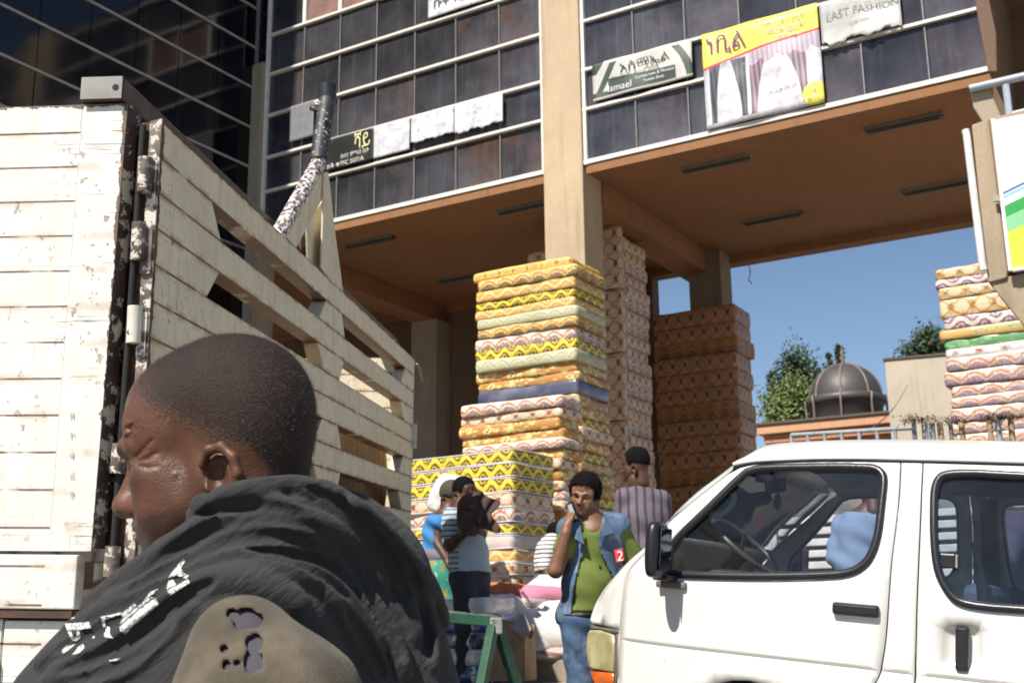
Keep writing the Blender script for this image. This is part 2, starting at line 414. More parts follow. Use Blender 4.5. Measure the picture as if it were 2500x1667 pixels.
text('EAST FASHION', .115, GREYI, pg, .06, .30, -.02); text('CURTAIN', .05, GREYI, pg, .3, .18, -.02)
def shay(T):
    n = T.noise(5, 4); return {'Base Color': T.mix((.012, .014, .012), (.05, .03, .015), n.ss(.5, .7))}
ps = wavy('tea_sign', .82, .46, m_print('black_sign_board', shay), 'black sign with pale yellow script above white lettering', 'sign', -3.42, 7.41, amp=.003)
text('ሻይ', .27, YELI, ps, .50, .22, -.012, sx=.8); text('ቡናና ምግብ ቤት', .08, WHITEI, ps, .28, .13, -.012); text('ሱቅ ቁጥር 207/A', .085, WHITEI, ps, .04, .03, -.012, sx=1.15)
def white_(seed, holes):
    def fn(T):
        o = T.coord(); x, y, z = T.xyz(); p = T.vec(x+seed, y, z)
        n = T.noise(5, 6, p, .7); c = T.ramp(n, [(.3, (.36, .37, .42)), (.5, (.62, .62, .64)), (.7, (.78, .77, .75))])
        c = T.mix(c, (.25, .24, .26), T.noise(14, 3, p).ss(.64, .68))
        return {'Base Color': T.mix(c, (.03, .03, .035), T.vor(3.1, p) < holes)}
    return m_print('peeling_white_sheet_%d' % seed, fn)
wavy('white_notice', .585, .45, white_(1, .06), 'greyish white notice sheet beside the black tea sign', 'notice', -2.59, 7.42, amp=.002)
wavy('white_notice', .67, .39, white_(5, .11), 'peeling white notice sheet with dark round holes, second of three', 'notice', -1.985, 7.49, amp=.002, torn=.02)
wavy('white_notice', .72, .41, white_(9, .05), 'peeling white notice sheet with streaked end, nearest the column', 'notice', -1.305, 7.46, amp=.002, torn=.03)
tn = wavy('white_notice', 1.0, .5, white_(13, .04), 'white notice sheet high on the glass at the picture top', 'notice', -1.72, 9.2, amp=.002)
text('ሱቅ', .2, INK, tn, .08, .12, -.012); text('ኪራይ', .2, INK, tn, .4, .12, -.012)
wavy('grey_sheet', .43, .54, GREYP, 'plain grey sheet on the glass behind the bent pipe', 'sheet', -4.07, 7.99, amp=.002)
# ================================================================ cargo truck body
def m_truck(name, col, pitch, off, axis, chips=1.0, gw=.006, worn=True):
    def fn(T):
        x, y, z = T.xyz(); o = T.coord()
        big = T.noise(1.7, 4, o, .6); fine = T.noise(26, 4, o, .65)
        s = y if axis else x
        scr = T.noise(1, 3, T.vec(x*130, y*130, z*11), .6)                       # upright scratches
        hs = T.noise(1, 4, T.vec(x*2.2, y*2.2, z*80), .65); hb = T.noise(1, 2, T.vec(0, 0, z*5.5)).ss(.46, .6)                         # sideways scrapes
        g = (((z+off)/pitch+.5).frac()-.5).abs()*pitch
        k = big.ss(.35, .75)
        chip = fine.ss(.63, .65)*k*.9 + (scr if axis else scr*.93).ss(.645, .665)*(k*.75+.25) + (hs.ss(.60, .63)*hb*T.noise(2.6, 3, o).ss(.42, .55) if not axis else scr.ss(.68, .70)*.8)
        wear = T.noise(16, 5, o, .7)
        edge = ((z+.010+wear*.05-.03) > 0)*1.0 if axis else (((x+.137+wear*.06-.03) > 0)*(x < -.08)*(z > -1.66)+((z-.05+wear*.07-.035) > 0))
        edge = edge+((y-.022+(.5-wear)*.07) < 0)*1.0 if axis else edge
        chip = ((chip+edge if worn else chip)*chips).min(1)
        gr = (g < gw*.55+fine*gw*.7)*(T.noise(5, 3, o).ss(.32, .42))
        if not axis: gr = gr*(x < -.305)
        rust = (1-g.ss(.004, .03))*T.noise(7, 4, o).ss(.44, .6)
        c = T.ramp(T.noise(3.1, 5, o, .62)*.7+fine*.3, [(.3, tuple(q*.80 for q in col)), (.6, col), (.8, tuple(min(1, q*1.08) for q in col))])
        drip = T.noise(1, 3, T.vec(x*14, y*14, z*1.3)).ss(.5, .75)
        c = T.mix(c, (.42, .27, .13), drip*(.4 if axis else .16)); c = T.mix(c, (.36, .16, .05), rust*(.75 if axis else .3)*(1 if axis else 1)); c = T.mix(c, (.13, .055, .025), gr*.9)
        c = T.mix(c, T.mix((.055, .03, .024), (.14, .06, .03), fine.ss(.4, .6)), chip)
        return {'Base Color': c, 'Roughness': chip*.3+.48, 'Normal': T.bump(fine*.5-chip*1.2+T.noise(2.2, 2, o)*3, .35, .004)}
    return mat(name, col, .5, fn=fn)
TSIDE = m_truck('chipped_cream_paint', (.70, .62, .455), .1415, 0, 1)  # cream made yellower, warm bounced light put into the side paint
TREAR = m_truck('scratched_white_paint', (.79, .765, .69), .1366, .055, 0, .9, .0045)
TPLATE = m_truck('chipped_cream_plate', (.70, .62, .455), 5, 2.4, 1, worn=False)
def rusty(name, c0, c1, paint=None, amt=.5, sc=22):
    def fn(T):
        n = T.noise(sc, 5, rough=.7); c = T.ramp(T.noise(sc*.4, 4), [(.35, c0), (.65, c1)])
        if paint: c = T.mix(c, paint, n.ss(amt, amt+.03))
        return {'Base Color': c, 'Normal': T.bump(n, .4, .003)}
    return mat(name, c0, .55, fn=fn)
RUST = rusty('rust_brown_steel', (.035, .024, .02), (.10, .05, .03), (.5, .45, .36), .63)
HINGE = rusty('chipped_hinge_steel', (.06, .035, .03), (.2, .16, .13), (.6, .56, .48), .52)
HINGEW = rusty('cream_hinge_paint', (.55, .5, .42), (.68, .63, .54), (.05, .03, .025), .62)
BARE = rusty('worn_bare_steel', (.24, .225, .2), (.36, .34, .31), (.62, .55, .42), .62, 12)
BLACKP = rusty('black_paint_worn_to_white', (.018, .019, .024), (.035, .036, .042), (.7, .68, .62), .60, 46)
WORNP = rusty('white_paint_worn_to_maroon', (.07, .03, .032), (.1, .05, .05), (.78, .75, .69), .50, 42)
DARK = mat('black_shadow_gap_steel', (.012, .011, .01), .8)  # near-black paints in the shade of gaps and holes, also the dark pin
_ta = Matrix.Rotation(R(-5.42), 3, 'Z') @ Matrix.Rotation(R(3.06), 3, 'X') @ Matrix.Rotation(R(1.4), 3, 'Y')
_to = atY(397, 298, 3.4)
TM = Matrix.Translation(_to) @ _ta.to_4x4() @ Matrix.Scale(3.4/4.3, 4); TMI = TM.inverted()
def onT(x, y, px=0.0):            # photograph -> truck (y, z) on the plane x = px
    p = TMI @ onplane(x, y, TM @ Vector((px, 0, 0)), Vector(_ta.col[0])); return p
def onTR(x, y, py=0.0): return TMI @ onplane(x, y, TM @ Vector((0, py, 0)), Vector(_ta.col[1]))
trk = empty('cargo_truck', TM, label='tall cream slatted cargo truck body with rusty hinges behind the man', cat='truck')
PT = .1415; L = 5.53
def yz(a, b, t): return (t, a, b)
wideA, narA, wideB, narB = (.58, 2.58), (.72, 2.42), (2.96, 5.13), (3.07, 4.96)
opn = {1: 1, 3: 0, 6: 1, 8: 0, 10: 1, 12: 0}
def side(par, x0, x1, m):
    for i in range(13):
        zt, zb = -PT*i, -PT*(i+1)
        if i in opn:
            tA, bA, tB, bB = (wideA, narA, wideB, narB) if opn[i] else (narA, wideA, narB, wideB)
            polys = [[(.165, zb), (bA[0], zb), (tA[0], zt), (.165, zt)], [(bA[1], zb), (bB[0], zb), (tB[0], zt), (tA[1], zt)], [(bB[1], zb), (5.46, zb), (5.46, zt), (tB[1], zt)]]
        else: polys = [[(.165, zb), (5.46, zb), (5.46, zt), (.165, zt)]]
        for p in polys:
            MB().prism(p, x0, x1, yz).build('slat', m, par, .0026, 2)
    box('end_stile', (x0-.004, 0, -13*PT), (x1+.0, .1645, .0), m, par, .004); box('end_stile', (x0-.004, 5.4605, -13*PT), (x1+.002, L, .0), m, par, .004)
nearside = empty('near_side'); nearside.parent = trk
farside = empty('far_side'); farside.parent = trk
side(nearside, -.09, 0, TSIDE); side(farside, -2.3, -2.21, TREAR)
for k in range(9):
    box('upright_rib', (-2.205, .3+k*.6, -1.84), (-2.16, .36+k*.6, -.02), TREAR, farside, .004)
box('headboard', (-2.2, L-.09, -1.84), (-.095, L-.01, .0), TSIDE, trk, .004)
box('bed_floor', (-2.2, .02, -1.95), (-.095, L-.095, -1.845), RUST, trk)
# square tube lying along the top of the near side
tb = box('top_tube', (-.305, -.075, .068), (-.135, L-.05, .163), RUST, trk, .014)
box('end_cap', (-.302, -.079, .071), (-.138, -.0755, .160), BARE, tb, .0)
MB().lathe([(0, 0), (.013, 0)], 16, Matrix.Translation((-.163, -.0805, .115)) @ Matrix.Rotation(R(90), 4, 'X')).build('bolt_hole', DARK, tb)
box('tube_saddle', (-.28, -.03, .0), (-.16, .5, .067), RUST, trk)
# rear door, hinged at the right
door = empty('rear_door'); door.parent = trk
DZ = [.06-.115]
while DZ[-1] > -1.5: DZ.append(DZ[-1]-.1366)
DM = Matrix.Rotation(R(-1.2), 4, 'Y')
dl = -1.16
for i in range(len(DZ)-1):
    box('panel_board', (dl, -.052, DZ[i+1]), (-.302, -.02, DZ[i]), TREAR, door, .0018)
box('panel_board', (dl, -.052, -1.64), (-.302, -.02, DZ[-1]), TREAR, door, .0018)
box('top_rail', (dl, -.053, DZ[0]+.001), (-.302, -.018, .06), TREAR, door, .004)
def lean(x, y, z): return (x+.033*max(0, -z-.35), y, z)
st = MB().box((-.3015, -.0525, -1.64), (-.121, .004, .06)); st.v = [lean(*v) if v[0] > -.2 else v for v in st.v]
st.v = [(v[0]-.066 if v[0] > -.2 and v[2] < -1 else v[0], v[1], v[2]) for v in st.v]
st.build('door_stile', TREAR, door, .0015)
ed = MB(); ed.add([(-.1205, -.05, .055), (-.098, -.0, .055), (-.098, .03, .055), (-.1205, .03, .055), (-.142, -.05, -1.63), (-.118, 0, -1.63), (-.118, .03, -1.63), (-.142, .03, -1.63)], [(0, 1, 2, 3), (4, 7, 6, 5), (0, 4, 5, 1), (1, 5, 6, 2), (2, 6, 7, 3), (3, 7, 4, 0)])
ed.build('rusty_door_edge', rusty('half_stripped_door_edge', (.03, .02, .017), (.085, .045, .03), (.52, .47, .36), .53, 13), door)
box('door_leaf', (-2.28, -.05, -1.64), (dl-.012, .0, .06), TREAR, trk, .004)
tail = empty('tail_beam'); tail.parent = trk
box('beam_face', (-2.3, -.07, -1.845), (-.185, .0, -1.653), TREAR, tail, .006)
box('beam_rust_lip', (-2.3, -.075, -1.875), (-.19, -.0, -1.850), RUST, tail)  # rust brown lip along the foot of the beam
box('lower_panel', (-2.3, -.045, -2.12), (-.46, -.0, -1.88), TREAR, tail, .006); box('lower_panel', (-.45, -.05, -2.16), (-.15, .0, -1.885), TREAR, tail, .006)
box('bumper_rail', (-2.3, -.10, -2.03), (-.47, -.047, -1.98), BARE, tail, .006)
MB().lathe([(0, 0), (.022, .0), (.028, .01), (.028, .03), (.035, .03)], 16, Matrix.Translation((-.665, -.115, -1.935)) @ Matrix.Rotation(R(90), 4, 'X') @ Matrix.Translation((0, 0, -.03))).build('bolt', RUST, tail)
MB().lathe([(0, .02), (.03, .015), (.04, 0), (.04, -.06)], 20, Matrix.Translation((-.64, -.12, -2.2)) @ Matrix.Rotation(R(90), 4, 'X')).build('tail_lamp', BARE, tail)
# dark jamb, lip of the side and hinges
box('jamb', (-.118, .032, -1.84), (-.0905, .12, .02), DARK, trk)
lip = MB().add([(-.045, -.012, -.0), (.001, -.012, .01), (.001, -.003, .01), (-.045, -.003, 0), (-.035, -.012, -1.8), (.001, -.012, -1.8), (.001, -.003, -1.8), (-.035, -.003, -1.8)], [(0, 1, 2, 3), (4, 7, 6, 5), (0, 4, 5, 1), (1, 5, 6, 2), (2, 6, 7, 3), (3, 7, 4, 0)])
lip.build('rusty_side_lip', HINGE, trk)
MB().tube([(-.068, -.02, -.02), (-.075, -.02, -1.7)], .013, 10).build('hinge_pin', DARK, trk)
for (px, y0, y1, m) in ((356, 386, 470, HINGE), (340, 545, 635, HINGE), (330, 748, 838, HINGEW)):
    a = onTR(px, y0, -.03); b = onTR(px-4, y1, -.03)
    h = MB().tube([a, b], .0275, 16).build('hinge_knuckle', m, trk)
    box('hinge_plate', (a.x+.01, -.022, b.z-.05), (-.004, -.013, a.z-.02), HINGE, h)
for z in (-1.25, -1.62): MB().tube([(-.072, -.03, z), (-.074, -.03, z-.11)], .0275, 16).build('hinge_knuckle', HINGE, trk)
# bent mast on the side
mast = empty('bent_mast'); mast.parent = trk
r4 = lambda x, y: (620+x/2.904, 180+y/2.904)
def mp(x, y, px=-.05): return onT(*r4(x, y), px)
A_, B_, C_ = mp(521, 175), mp(455, 640), mp(190, 1115)
MB().tube([A_, B_+(A_-B_)*.04], .053, 18).build('upper_pipe', BLACKP, mast)
MB().tube([mp(524, 85), mp(520, 190)], .056, 18).build('pipe_sleeve', plain('black_rubber', (.02, .02, .024), .4), mast)
MB().tube([B_+(A_-B_)*.05, B_, B_+(C_-B_)*.04, C_, C_+(C_-B_)*.2], .045, 18).build('lower_pipe', WORNP, mast)
MB().tube([mp(470, 215), mp(415, 245)], .02, 8).build('stub_bolt', WORNP, mast)
for poly, px, m in (([(490, 690), (215, 1145), (300, 1235), (480, 900), (528, 760)], -.035, TPLATE), ([(495, 890), (375, 1070), (385, 1330), (500, 1430)], -.075, TPLATE),
                    ([(340, 1110), (330, 1250), (395, 1330), (382, 1060)], -.12, TREAR), ([(500, 700), (480, 1380), (640, 1600), (605, 1330), (570, 1080), (540, 790), (528, 700)], -.02, TPLATE)):
    q = [mp(*p, px) for p in poly]
    MB().prism([(v.y, v.z) for v in q], px-.012, px, yz).build('gusset_plate', m, mast, .002)
TARP = mat('brown_ribbed_tarpaulin', fn=lambda T: (lambda x: {'Base Color': T.mix((.30, .21, .12), (.17, .11, .06), T.noise(6, 4)), 'Normal': T.bump((x*60).cos(), .6, .02)})(T.xyz()[1]), rough=.8)
for k, (y0, y1) in enumerate(((.3, 2.7), (2.75, 5.4))):
    vs = []; n_ = 60
    for j in range(7):
        for i in range(n_+1):
            y = y0+(y1-y0)*i/n_; vs.append((-.2+.012*math.sin(y*75)+.02*math.sin(y*7+j), y, -.78-j*.17))
    MB().add(vs, [(j*(n_+1)+i, j*(n_+1)+i+1, (j+1)*(n_+1)+i+1, (j+1)*(n_+1)+i) for j in range(6) for i in range(n_)], True).build('inner_tarpaulin', TARP, trk, fix=False)
# hooks at the far end
MB().tube([onT(1017, 888, .01), onT(1024, 900, .03), onT(1030, 930, .02)], .012, 8).build('hook', BARE, trk)
box('far_hinge', (.001, L-.02, -.75), (.03, L+.02, -.55), HINGEW, trk)
# running gear
for x in (-.45, -1.75):
    box('chassis_rail', (x-.08, .1, -2.2), (x+.08, L+.3, -1.952), RUST, trk)
TYRE = plain('tyre_rubber', (.03, .03, .03), .8)
for y in (1.2, 4.6):
    for x, t in ((-.30, .24), (-2.0, .24)):
        wv = TM @ Vector((x, y, -2)); h = wv.z-street_z(wv.x, wv.y)-2
        M_ = Matrix.Translation((x, y, -2.40)) @ Matrix.Rotation(R(90), 4, 'Y')
        wl = MB().lathe([(.20, -t/2), (.40, -t/2), (.45, -t/2+.03), (.45, t/2-.03), (.40, t/2), (.20, t/2)], 32, M_).build('wheel', TYRE, trk)
        MB().lathe([(0, -.03), (.1, -.03), (.13, .02), (.2, .03), (.2, -.09)], 24, M_).build('rim', BARE, wl)
PENC = mat('faint_pencil', (.42, .40, .37), .8)
for i, ch in enumerate('ዘኮ4ሪ9'):
    p = onTR(183, 1010+i*48, -.056); t = text(ch, .036, PENC, trk, p.x-.02, p.z-.02, -.0565)
# ================================================================ white minibus
_va, _ve = R(-58.5), R(6)
VF = Vector((math.sin(_va)*math.cos(_ve), math.cos(_va)*math.cos(_ve), math.sin(_ve)))
VN = Vector((-math.cos(_va), math.sin(_va), 0)); VU = VN.cross(VF)
if VU.z < 0: VU = -VU
_vo = atY(2245, 1123, 4.7)
VM = frame(_vo, VF, VN, VU); VMI = VM.inverted()
VW = 1.62; XN = 1.43
def voff(x, z):
    o = 0
    if z > -.58: o -= .13*((z+.58)/.58)**1.5
    if z < -.95: o -= .04*((-.95-z)/.4)**2
    k = (x-(XN-.62))/.62
    if k > 0: o -= .17*min(k, 1.1)**2.6
    g = (z+.822)/.0055
    o -= .012*math.exp(-g*g)
    return o
def vpt(px, py, push=0):
    """photograph -> van (x, z) on the curved side"""
    y = 0
    for _ in range(6):
        p = VMI @ onplane(px, py, VM @ Vector((0, y, 0)), VN); y = voff(p.x, p.z)+push
    return (p.x, p.z)
def smooth(pts, n=5, closed=True):
    out = []; N = len(pts)
    for i in range(N if closed else N-1):
        g = lambda k: Vector(pts[k % N] if closed else pts[max(0, min(N-1, k))])
        p0, p1, p2, p3 = g(i-1), g(i), g(i+1), g(i+2)
        for j in range(n):
            t = j/n; out.append(.5*((2*p1)+(p2-p0)*t+(2*p0-5*p1+4*p2-p3)*t*t+(3*p1-p0-3*p2+p3)*t**3))
    if not closed: out.append(Vector(pts[-1]))
    return [tuple(v) for v in out]
def inside(p, poly):
    c = False; n = len(poly); x, y = p
    for i in range(n):
        x1, y1 = poly[i]; x2, y2 = poly[i-1]
        if (y1 > y) != (y2 > y) and x < (x2-x1)*(y-y1)/(y2-y1)+x1: c = not c
    return c
def panel(name, outer, holes, m, par, push=0, step=.05, thick=.018, mirror=False, lines=()):
    pts = [Vector(p) for p in outer]; edges = [(i, (i+1) % len(outer)) for i in range(len(outer))]
    for h in holes:
        b = len(pts); pts += [Vector(p) for p in h]; edges += [(b+i, b+(i+1) % len(h)) for i in range(len(h))]
    xs = [p[0] for p in outer]; zs = [p[1] for p in outer]
    def near(p): return any((Vector(p)-q).length < step*.45 for q in pts[:nb])
    nb = len(pts)
    x = min(xs)+step/2
    while x < max(xs):
        z = min(zs)+step/2
        while z < max(zs):
            p = (x, z)
            if inside(p, outer) and not any(inside(p, h) for h in holes) and not near(p): pts.append(Vector(p))
            z += step
        for zl in lines:
            for dz in (-.018, -.009, -.004, 0, .004, .009, .018):
                p = (x, zl+dz)
                if inside(p, outer) and not any(inside(p, h) for h in holes): pts.append(Vector(p))
        x += step
    v2, e2, f2, *_ = geometry.delaunay_2d_cdt(pts, edges, [], 1, 1e-5)
    fs = []
    for f in f2:
        c = sum((v2[i] for i in f), Vector((0, 0)))/len(f)
        if inside(c, outer) and not any(inside(c, h) for h in holes): fs.append(tuple(f))
    vs = [(v.x, (voff(v.x, v.y)+push), v.y) for v in v2]
    if mirror: vs = [(a, -VW-b, c) for a, b, c in vs]; fs = [f[::-1] for f in fs]
    o = MB().add(vs, fs, True).build(name, m, par, fix=False)
    if thick:
        s = o.modifiers.new('sheet', 'SOLIDIFY'); s.thickness = thick; s.offset = 1 if not mirror else 1
    return o
def m_vanpaint(T):
    n = T.noise(2.5, 5, rough=.6); g = T.noise(60, 2); x, y, z = T.xyz()
    c = T.ramp(n, [(.3, (.655, .645, .61)), (.7, (.72, .71, .675))])
    c = T.mix(c, (.5, .43, .34), (-1*z-.75).ss(0, .9)*T.noise(5, 5).ss(.4, .8)*.5)
    c = T.mix(c, (.2, .1, .05), T.noise(28, 3).ss(.74, .76)*.8); c = T.mix(c, (.46, .42, .36), T.noise(1, 4, T.vec(x*6, y*6, z*1.2)).ss(.55, .8)*.22); c = T.mix(c, (.42, .40, .37), T.noise(1, 3, T.vec(x*3, y*3, z*120)).ss(.72, .74)*.5)
    return {'Base Color': c, 'Roughness': n*.15+.22, 'Normal': T.bump(T.noise(1.6, 2), .06, .03)}
VP = mat('white_van_paint', fn=m_vanpaint, **{'Coat Weight': .5, 'Coat Roughness': .12})
RUB = plain('black_rubber_trim', (.016, .017, .021), .32, .1)
BLK = plain('black_plastic', (.012, .012, .014), .38, .1)
INT = plain('blue_grey_interior_trim', (.12, .15, .20), .7)  # blue-grey trim brightened, window reflection and haze put into its colour
DASH = plain('dark_dashboard', (.016, .016, .018), .6)
CREAMT = plain('cream_trim', (.42, .38, .3), .6)
def glass(name, tint, refl=1.0):
    m = bpy.data.materials.new(name); m.use_nodes = True; T = Tree(m); t = m.node_tree; t.nodes.remove(t.nodes['Principled BSDF'])
    a = T.n('ShaderNodeBsdfTransparent'); a.inputs[0].default_value = (*tint, 1)
    g = T.n('ShaderNodeBsdfGlossy'); g.inputs['Roughness'].default_value = .015
    d = T.n('ShaderNodeBsdfDiffuse'); d.inputs[0].default_value = (.35, .38, .42, 1)
    f = T.n('ShaderNodeFresnel'); f.inputs[0].default_value = 1.45
    m1 = T.n('ShaderNodeMixShader'); m2 = T.n('ShaderNodeMixShader'); out = t.nodes['Material Output']
    dn = T.noise(3, 4).ss(.4, .9)*.05+.02; T.put(m1.inputs[0], dn)
    t.links.new(a.outputs[0], m1.inputs[1]); t.links.new(d.outputs[0], m1.inputs[2])
    T.put(m2.inputs[0], V(T, f.outputs[0])*refl); t.links.new(m1.outputs[0], m2.inputs[1]); t.links.new(g.outputs[0], m2.inputs[2])
    t.links.new(m2.outputs[0], out.inputs[0]); return m
GLA = glass('van_window_glass', (.82, .86, .90)); GLB = glass('tinted_rear_glass', (.50, .60, .70))
van = empty('white_minibus', VM, label='white minibus parked beside the man in the green shirt', cat='minibus')
P = vpt
def PS(l, n=4, closed=True): return smooth([P(*p) for p in l], n, closed)
Z7 = lambda x, y: (1400+x/2.138, 1000+y/2.138)
# outlines traced on the side
dl_front = [(1789,1149),(1743,1186),(1684,1232),(1633,1276),(1602,1312),(1572,1355),(1543,1386),(1530,1412),(1523,1440),(1516,1490),(1512,1535),(1510,1600)]
sil = [(1794,1133),(1753,1164),(1702,1202),(1651,1250),(1619,1291),(1584,1332),(1540,1370),(1506,1407),(1478,1442),(1461,1472),(1449,1503),(1445,1517)]
win1 = [Z7(*p) for p in [(505,852),(700,864),(1000,868),(1300,862),(1430,850),(1510,812),(1560,745),(1592,640),(1612,480),(1622,380),(1612,335),(1575,308),(1500,300),(1300,298),(1000,305),(930,318),(880,345),(700,520),(560,655),(512,722),(500,800)]]
win2 = [Z7(*p) for p in [(1882,560),(1886,430),(1905,368),(1950,338),(2100,332),(2352,345)]]
win2b = [Z7(*p) for p in [(2352,1042),(2200,1032),(2060,1013),(1990,983),(1940,920),(1903,830),(1886,700)]]
W1 = PS(win1, 3); W1g = W1
a2 = [P(*p) for p in win2]; b2 = [P(*p) for p in win2b]
za, zb_ = a2[-1][1]-.004, b2[0][1]+.006
W2 = smooth(a2+[(-1.15, za-.012), (-1.25, za-.03), (-1.30, za-.1), (-1.30, zb_+.1), (-1.25, zb_+.02), (-1.15, zb_)]+b2, 3)
SILL = -1.30; xa, za2 = P(1840, 1662); RA = .37; AC = (xa+.02, za2-RA)
def arch(x0, x1):
    return [(AC[0]+RA*math.cos(t), AC[1]+RA*math.sin(t)) for t in [math.pi*k/16 for k in range(17)]]
DF = PS(dl_front, 3, False); DR = PS([Z7(*p) for p in [(1705,264),(1692,500),(1655,800),(1640,1000),(1625,1200),(1600,1365),(1570,1426)]], 3, False)
TOP = PS([Z7(*p) for p in [(1705,264),(1500,260),(1300,260),(1100,268),(960,285),(870,305)]], 2, False)
acx0, acx1 = AC[0]-RA, AC[0]+RA
DR = [p for p in DR if p[1] > AC[1]+.02]; DF = [p for p in DF if p[1] > AC[1]+.02]
ar = arch(0, 0)
ar_door = [p for p in ar if DR[-1][0]+.01 < p[0] < DF[-1][0]-.01 and p[1] > AC[1]]
if DF[-1][0] > acx1: ar_door = [(DF[-1][0], AC[1]+.02)]+ar_door
door_out = TOP[::-1][:0] + TOP + DF[1:] + ar_door + DR[::-1][:-1]
def mainside(mir):
    d = panel('front_door', door_out, [W1], VP, van, mirror=mir, lines=(-.822,))
    # pillar between the doors, front corner, A pillar
    sd0 = [P(*Z7(*p)) for p in [(1830,266),(1815,600),(1802,900),(1792,1250),(1786,1426)]]; sdz = smooth(sd0, 3, False); sdz.append((sdz[-1][0]-.002, SILL))
    g = .007
    bp = [(p[0]-g, p[1]) for p in DR] + [(DR[-1][0]-g, AC[1]), (acx0-.02, SILL)] + [(sdz[-1][0]+g, SILL)] + [(p[0]+g, p[1]) for p in sdz[::-1]]
    panel('centre_pillar', bp, [], VP, van, mirror=mir, lines=(-.822,))
    sdo = sdz + [(-1.72, SILL), (-1.72, a2[-1][1]+.075)]
    pan = [P(*Z7(*p)) for p in [(1930,1180),(1945,1140),(2000,1130),(2090,1133),(2125,1150),(2130,1200),(2128,1310),(2105,1352),(2050,1362),(1970,1358),(1932,1335)]]
    pan = smooth(pan, 3)
    sl = panel('sliding_door', sdo, [W2] + ([pan] if not mir else []), VP, van, mirror=mir, lines=(-.822,))
    rear = [(-1.727, SILL), (-3.05, SILL), (-3.12, -.6), (-3.06, a2[-1][1]+.06), (-1.727, a2[-1][1]+.075)]
    W3 = smooth([(-1.85, zb_+.1), (-1.85, za-.1), (-1.95, za), (-2.75, za), (-2.85, za-.1), (-2.87, zb_+.1), (-2.75, zb_), (-1.95, zb_)], 4)
    panel('rear_quarter', rear, [W3], VP, van, mirror=mir, lines=(-.822,))
    SI = PS(sil, 3, False)
    ap = [(p[0]+.006, p[1]+.004) for p in DF[::1]]
    fender = SI + [P(1446, 1522), P(1470, 1526), P(1508, 1536)] + [p for p in ap[::-1] if p[1] > P(1508, 1537)[1]]
    panel('front_corner', fender, [], VP, van, mirror=mir)
    lo = [P(1514, 1537)]+[p for p in []]
    zl0 = P(1508, 1545)
    low = [zl0, (zl0[0]+.004, AC[1]-.02), (acx1+.01, AC[1]-.02)]
    # windows: rubber and glass
    for nm, W, gm in (('front_window', W1, GLA), ('side_window', W2, GLB), ('rear_window', W3, GLB)):
        path = [Vector((p[0], voff(*p)+.002, p[1])) for p in W]
        if mir: path = [Vector((a.x, -VW-a.y, a.z)) for a in path]
        gk = MB().tube(path, .017, 8, closed=True).build(nm, RUB, van)
        panel('pane', W, [], gm, gk, push=-.010, step=.12, thick=0, mirror=mir)
    return d, sl, pan
fd, sd, PAN = mainside(False); mainside(True)
# handles
def rbox(name, c, h, m, par, rad=.006, M=None): return MB().box((-h[0], -h[1], -h[2]), (h[0], h[1], h[2])).build(name, m, par, rad, 3, M=Matrix.Translation(c) @ (M or Matrix.Identity(4)))
hx, hz = P(*Z7(1478, 1050)); hy = voff(hx, hz)
hd = rbox('door_handle', (hx, hy+.012, hz+.005), (.092, .016, .024), BLK, fd, .012)
MB().lathe([(0, .003), (.007, .002), (.007, -.01)], 12, Matrix.Translation((hx-.07, hy+.029, hz+.0)) @ Matrix.Rotation(R(-90), 4, 'X')).build('key_lock', BARE, hd)
MB().lathe([(0, .004), (.03, .002), (.045, -.003)], 20, Matrix.Translation((hx, hy+.0005, hz-.012)) @ Matrix.Rotation(R(-90), 4, 'X') @ Matrix.Diagonal((1.3, .75, .6, 1))).build('grip_recess', VP, fd)
px_, pz_ = P(*Z7(2030, 1246)); py_ = voff(px_, pz_)
# dished pan round the sliding door handle
ring = [(p[0], voff(*p)-.001, p[1]) for p in PAN]; cx = sum(p[0] for p in ring)/len(ring); cz = sum(p[2] for p in ring)/len(ring); n = len(ring)
dv = list(ring)
for k, dp in ((.86, -.012), (.65, -.024), (.3, -.028)): dv += [(cx+(p[0]-cx)*k, p[1]+dp, cz+(p[2]-cz)*k) for p in ring]
dfc = [(j*n+i, j*n+(i+1) % n, (j+1)*n+(i+1) % n, (j+1)*n+i) for j in range(3) for i in range(n)]+[tuple(range(3*n, 4*n))]
MB().add(dv, dfc, True).build('handle_dish', VP, sd)
h2 = rbox('door_handle', (px_, py_-.001, pz_), (.024, .016, .080), BLK, sd, .009); MB().lathe([(0, .003), (.006, .002), (.006, -.01)], 12, Matrix.Translation((px_, py_+.0165, pz_-.07)) @ Matrix.Rotation(R(-90), 4, 'X')).build('key_lock', BARE, h2)
# roof, windscreen, nose: surfaces across the width
gut = PS([Z7(*p) for p in [(838,282),(900,270),(1000,260),(1300,249),(1700,251),(2352,268)]], 4, False) + [(-.9, gutz) for gutz in []]
gz_ = gut[-1][1]; gut = gut + [(-1.0, gz_+.004), (-1.8, gz_), (-2.6, gz_-.01), (-3.05, gz_-.04)]
def across(name, prof, m, crown, bulge, nt=16, par=van, t0=0, t1=1, back=0):
    vs = []; n2 = nt+1
    for i, (x, z) in enumerate(prof):
        y0 = voff(x, z)+back; y1 = -VW-voff(x, z)-back; cr = crown(i/(len(prof)-1)); bu = bulge(i/(len(prof)-1))
        for k in range(n2):
            t = t0+(t1-t0)*k/nt; s = max(0, 1-abs(2*t-1)**3.2); vs.append((x+bu*s, y0+(y1-y0)*t, z+cr*s))
    fs = [(i*n2+k, (i+1)*n2+k, (i+1)*n2+k+1, i*n2+k+1) for i in range(len(prof)-1) for k in range(nt)]
    o = MB().add(vs, fs, True).build(name, m, par, fix=False); s = o.modifiers.new('sheet', 'SOLIDIFY'); s.thickness = .012; s.offset = 0
    return o
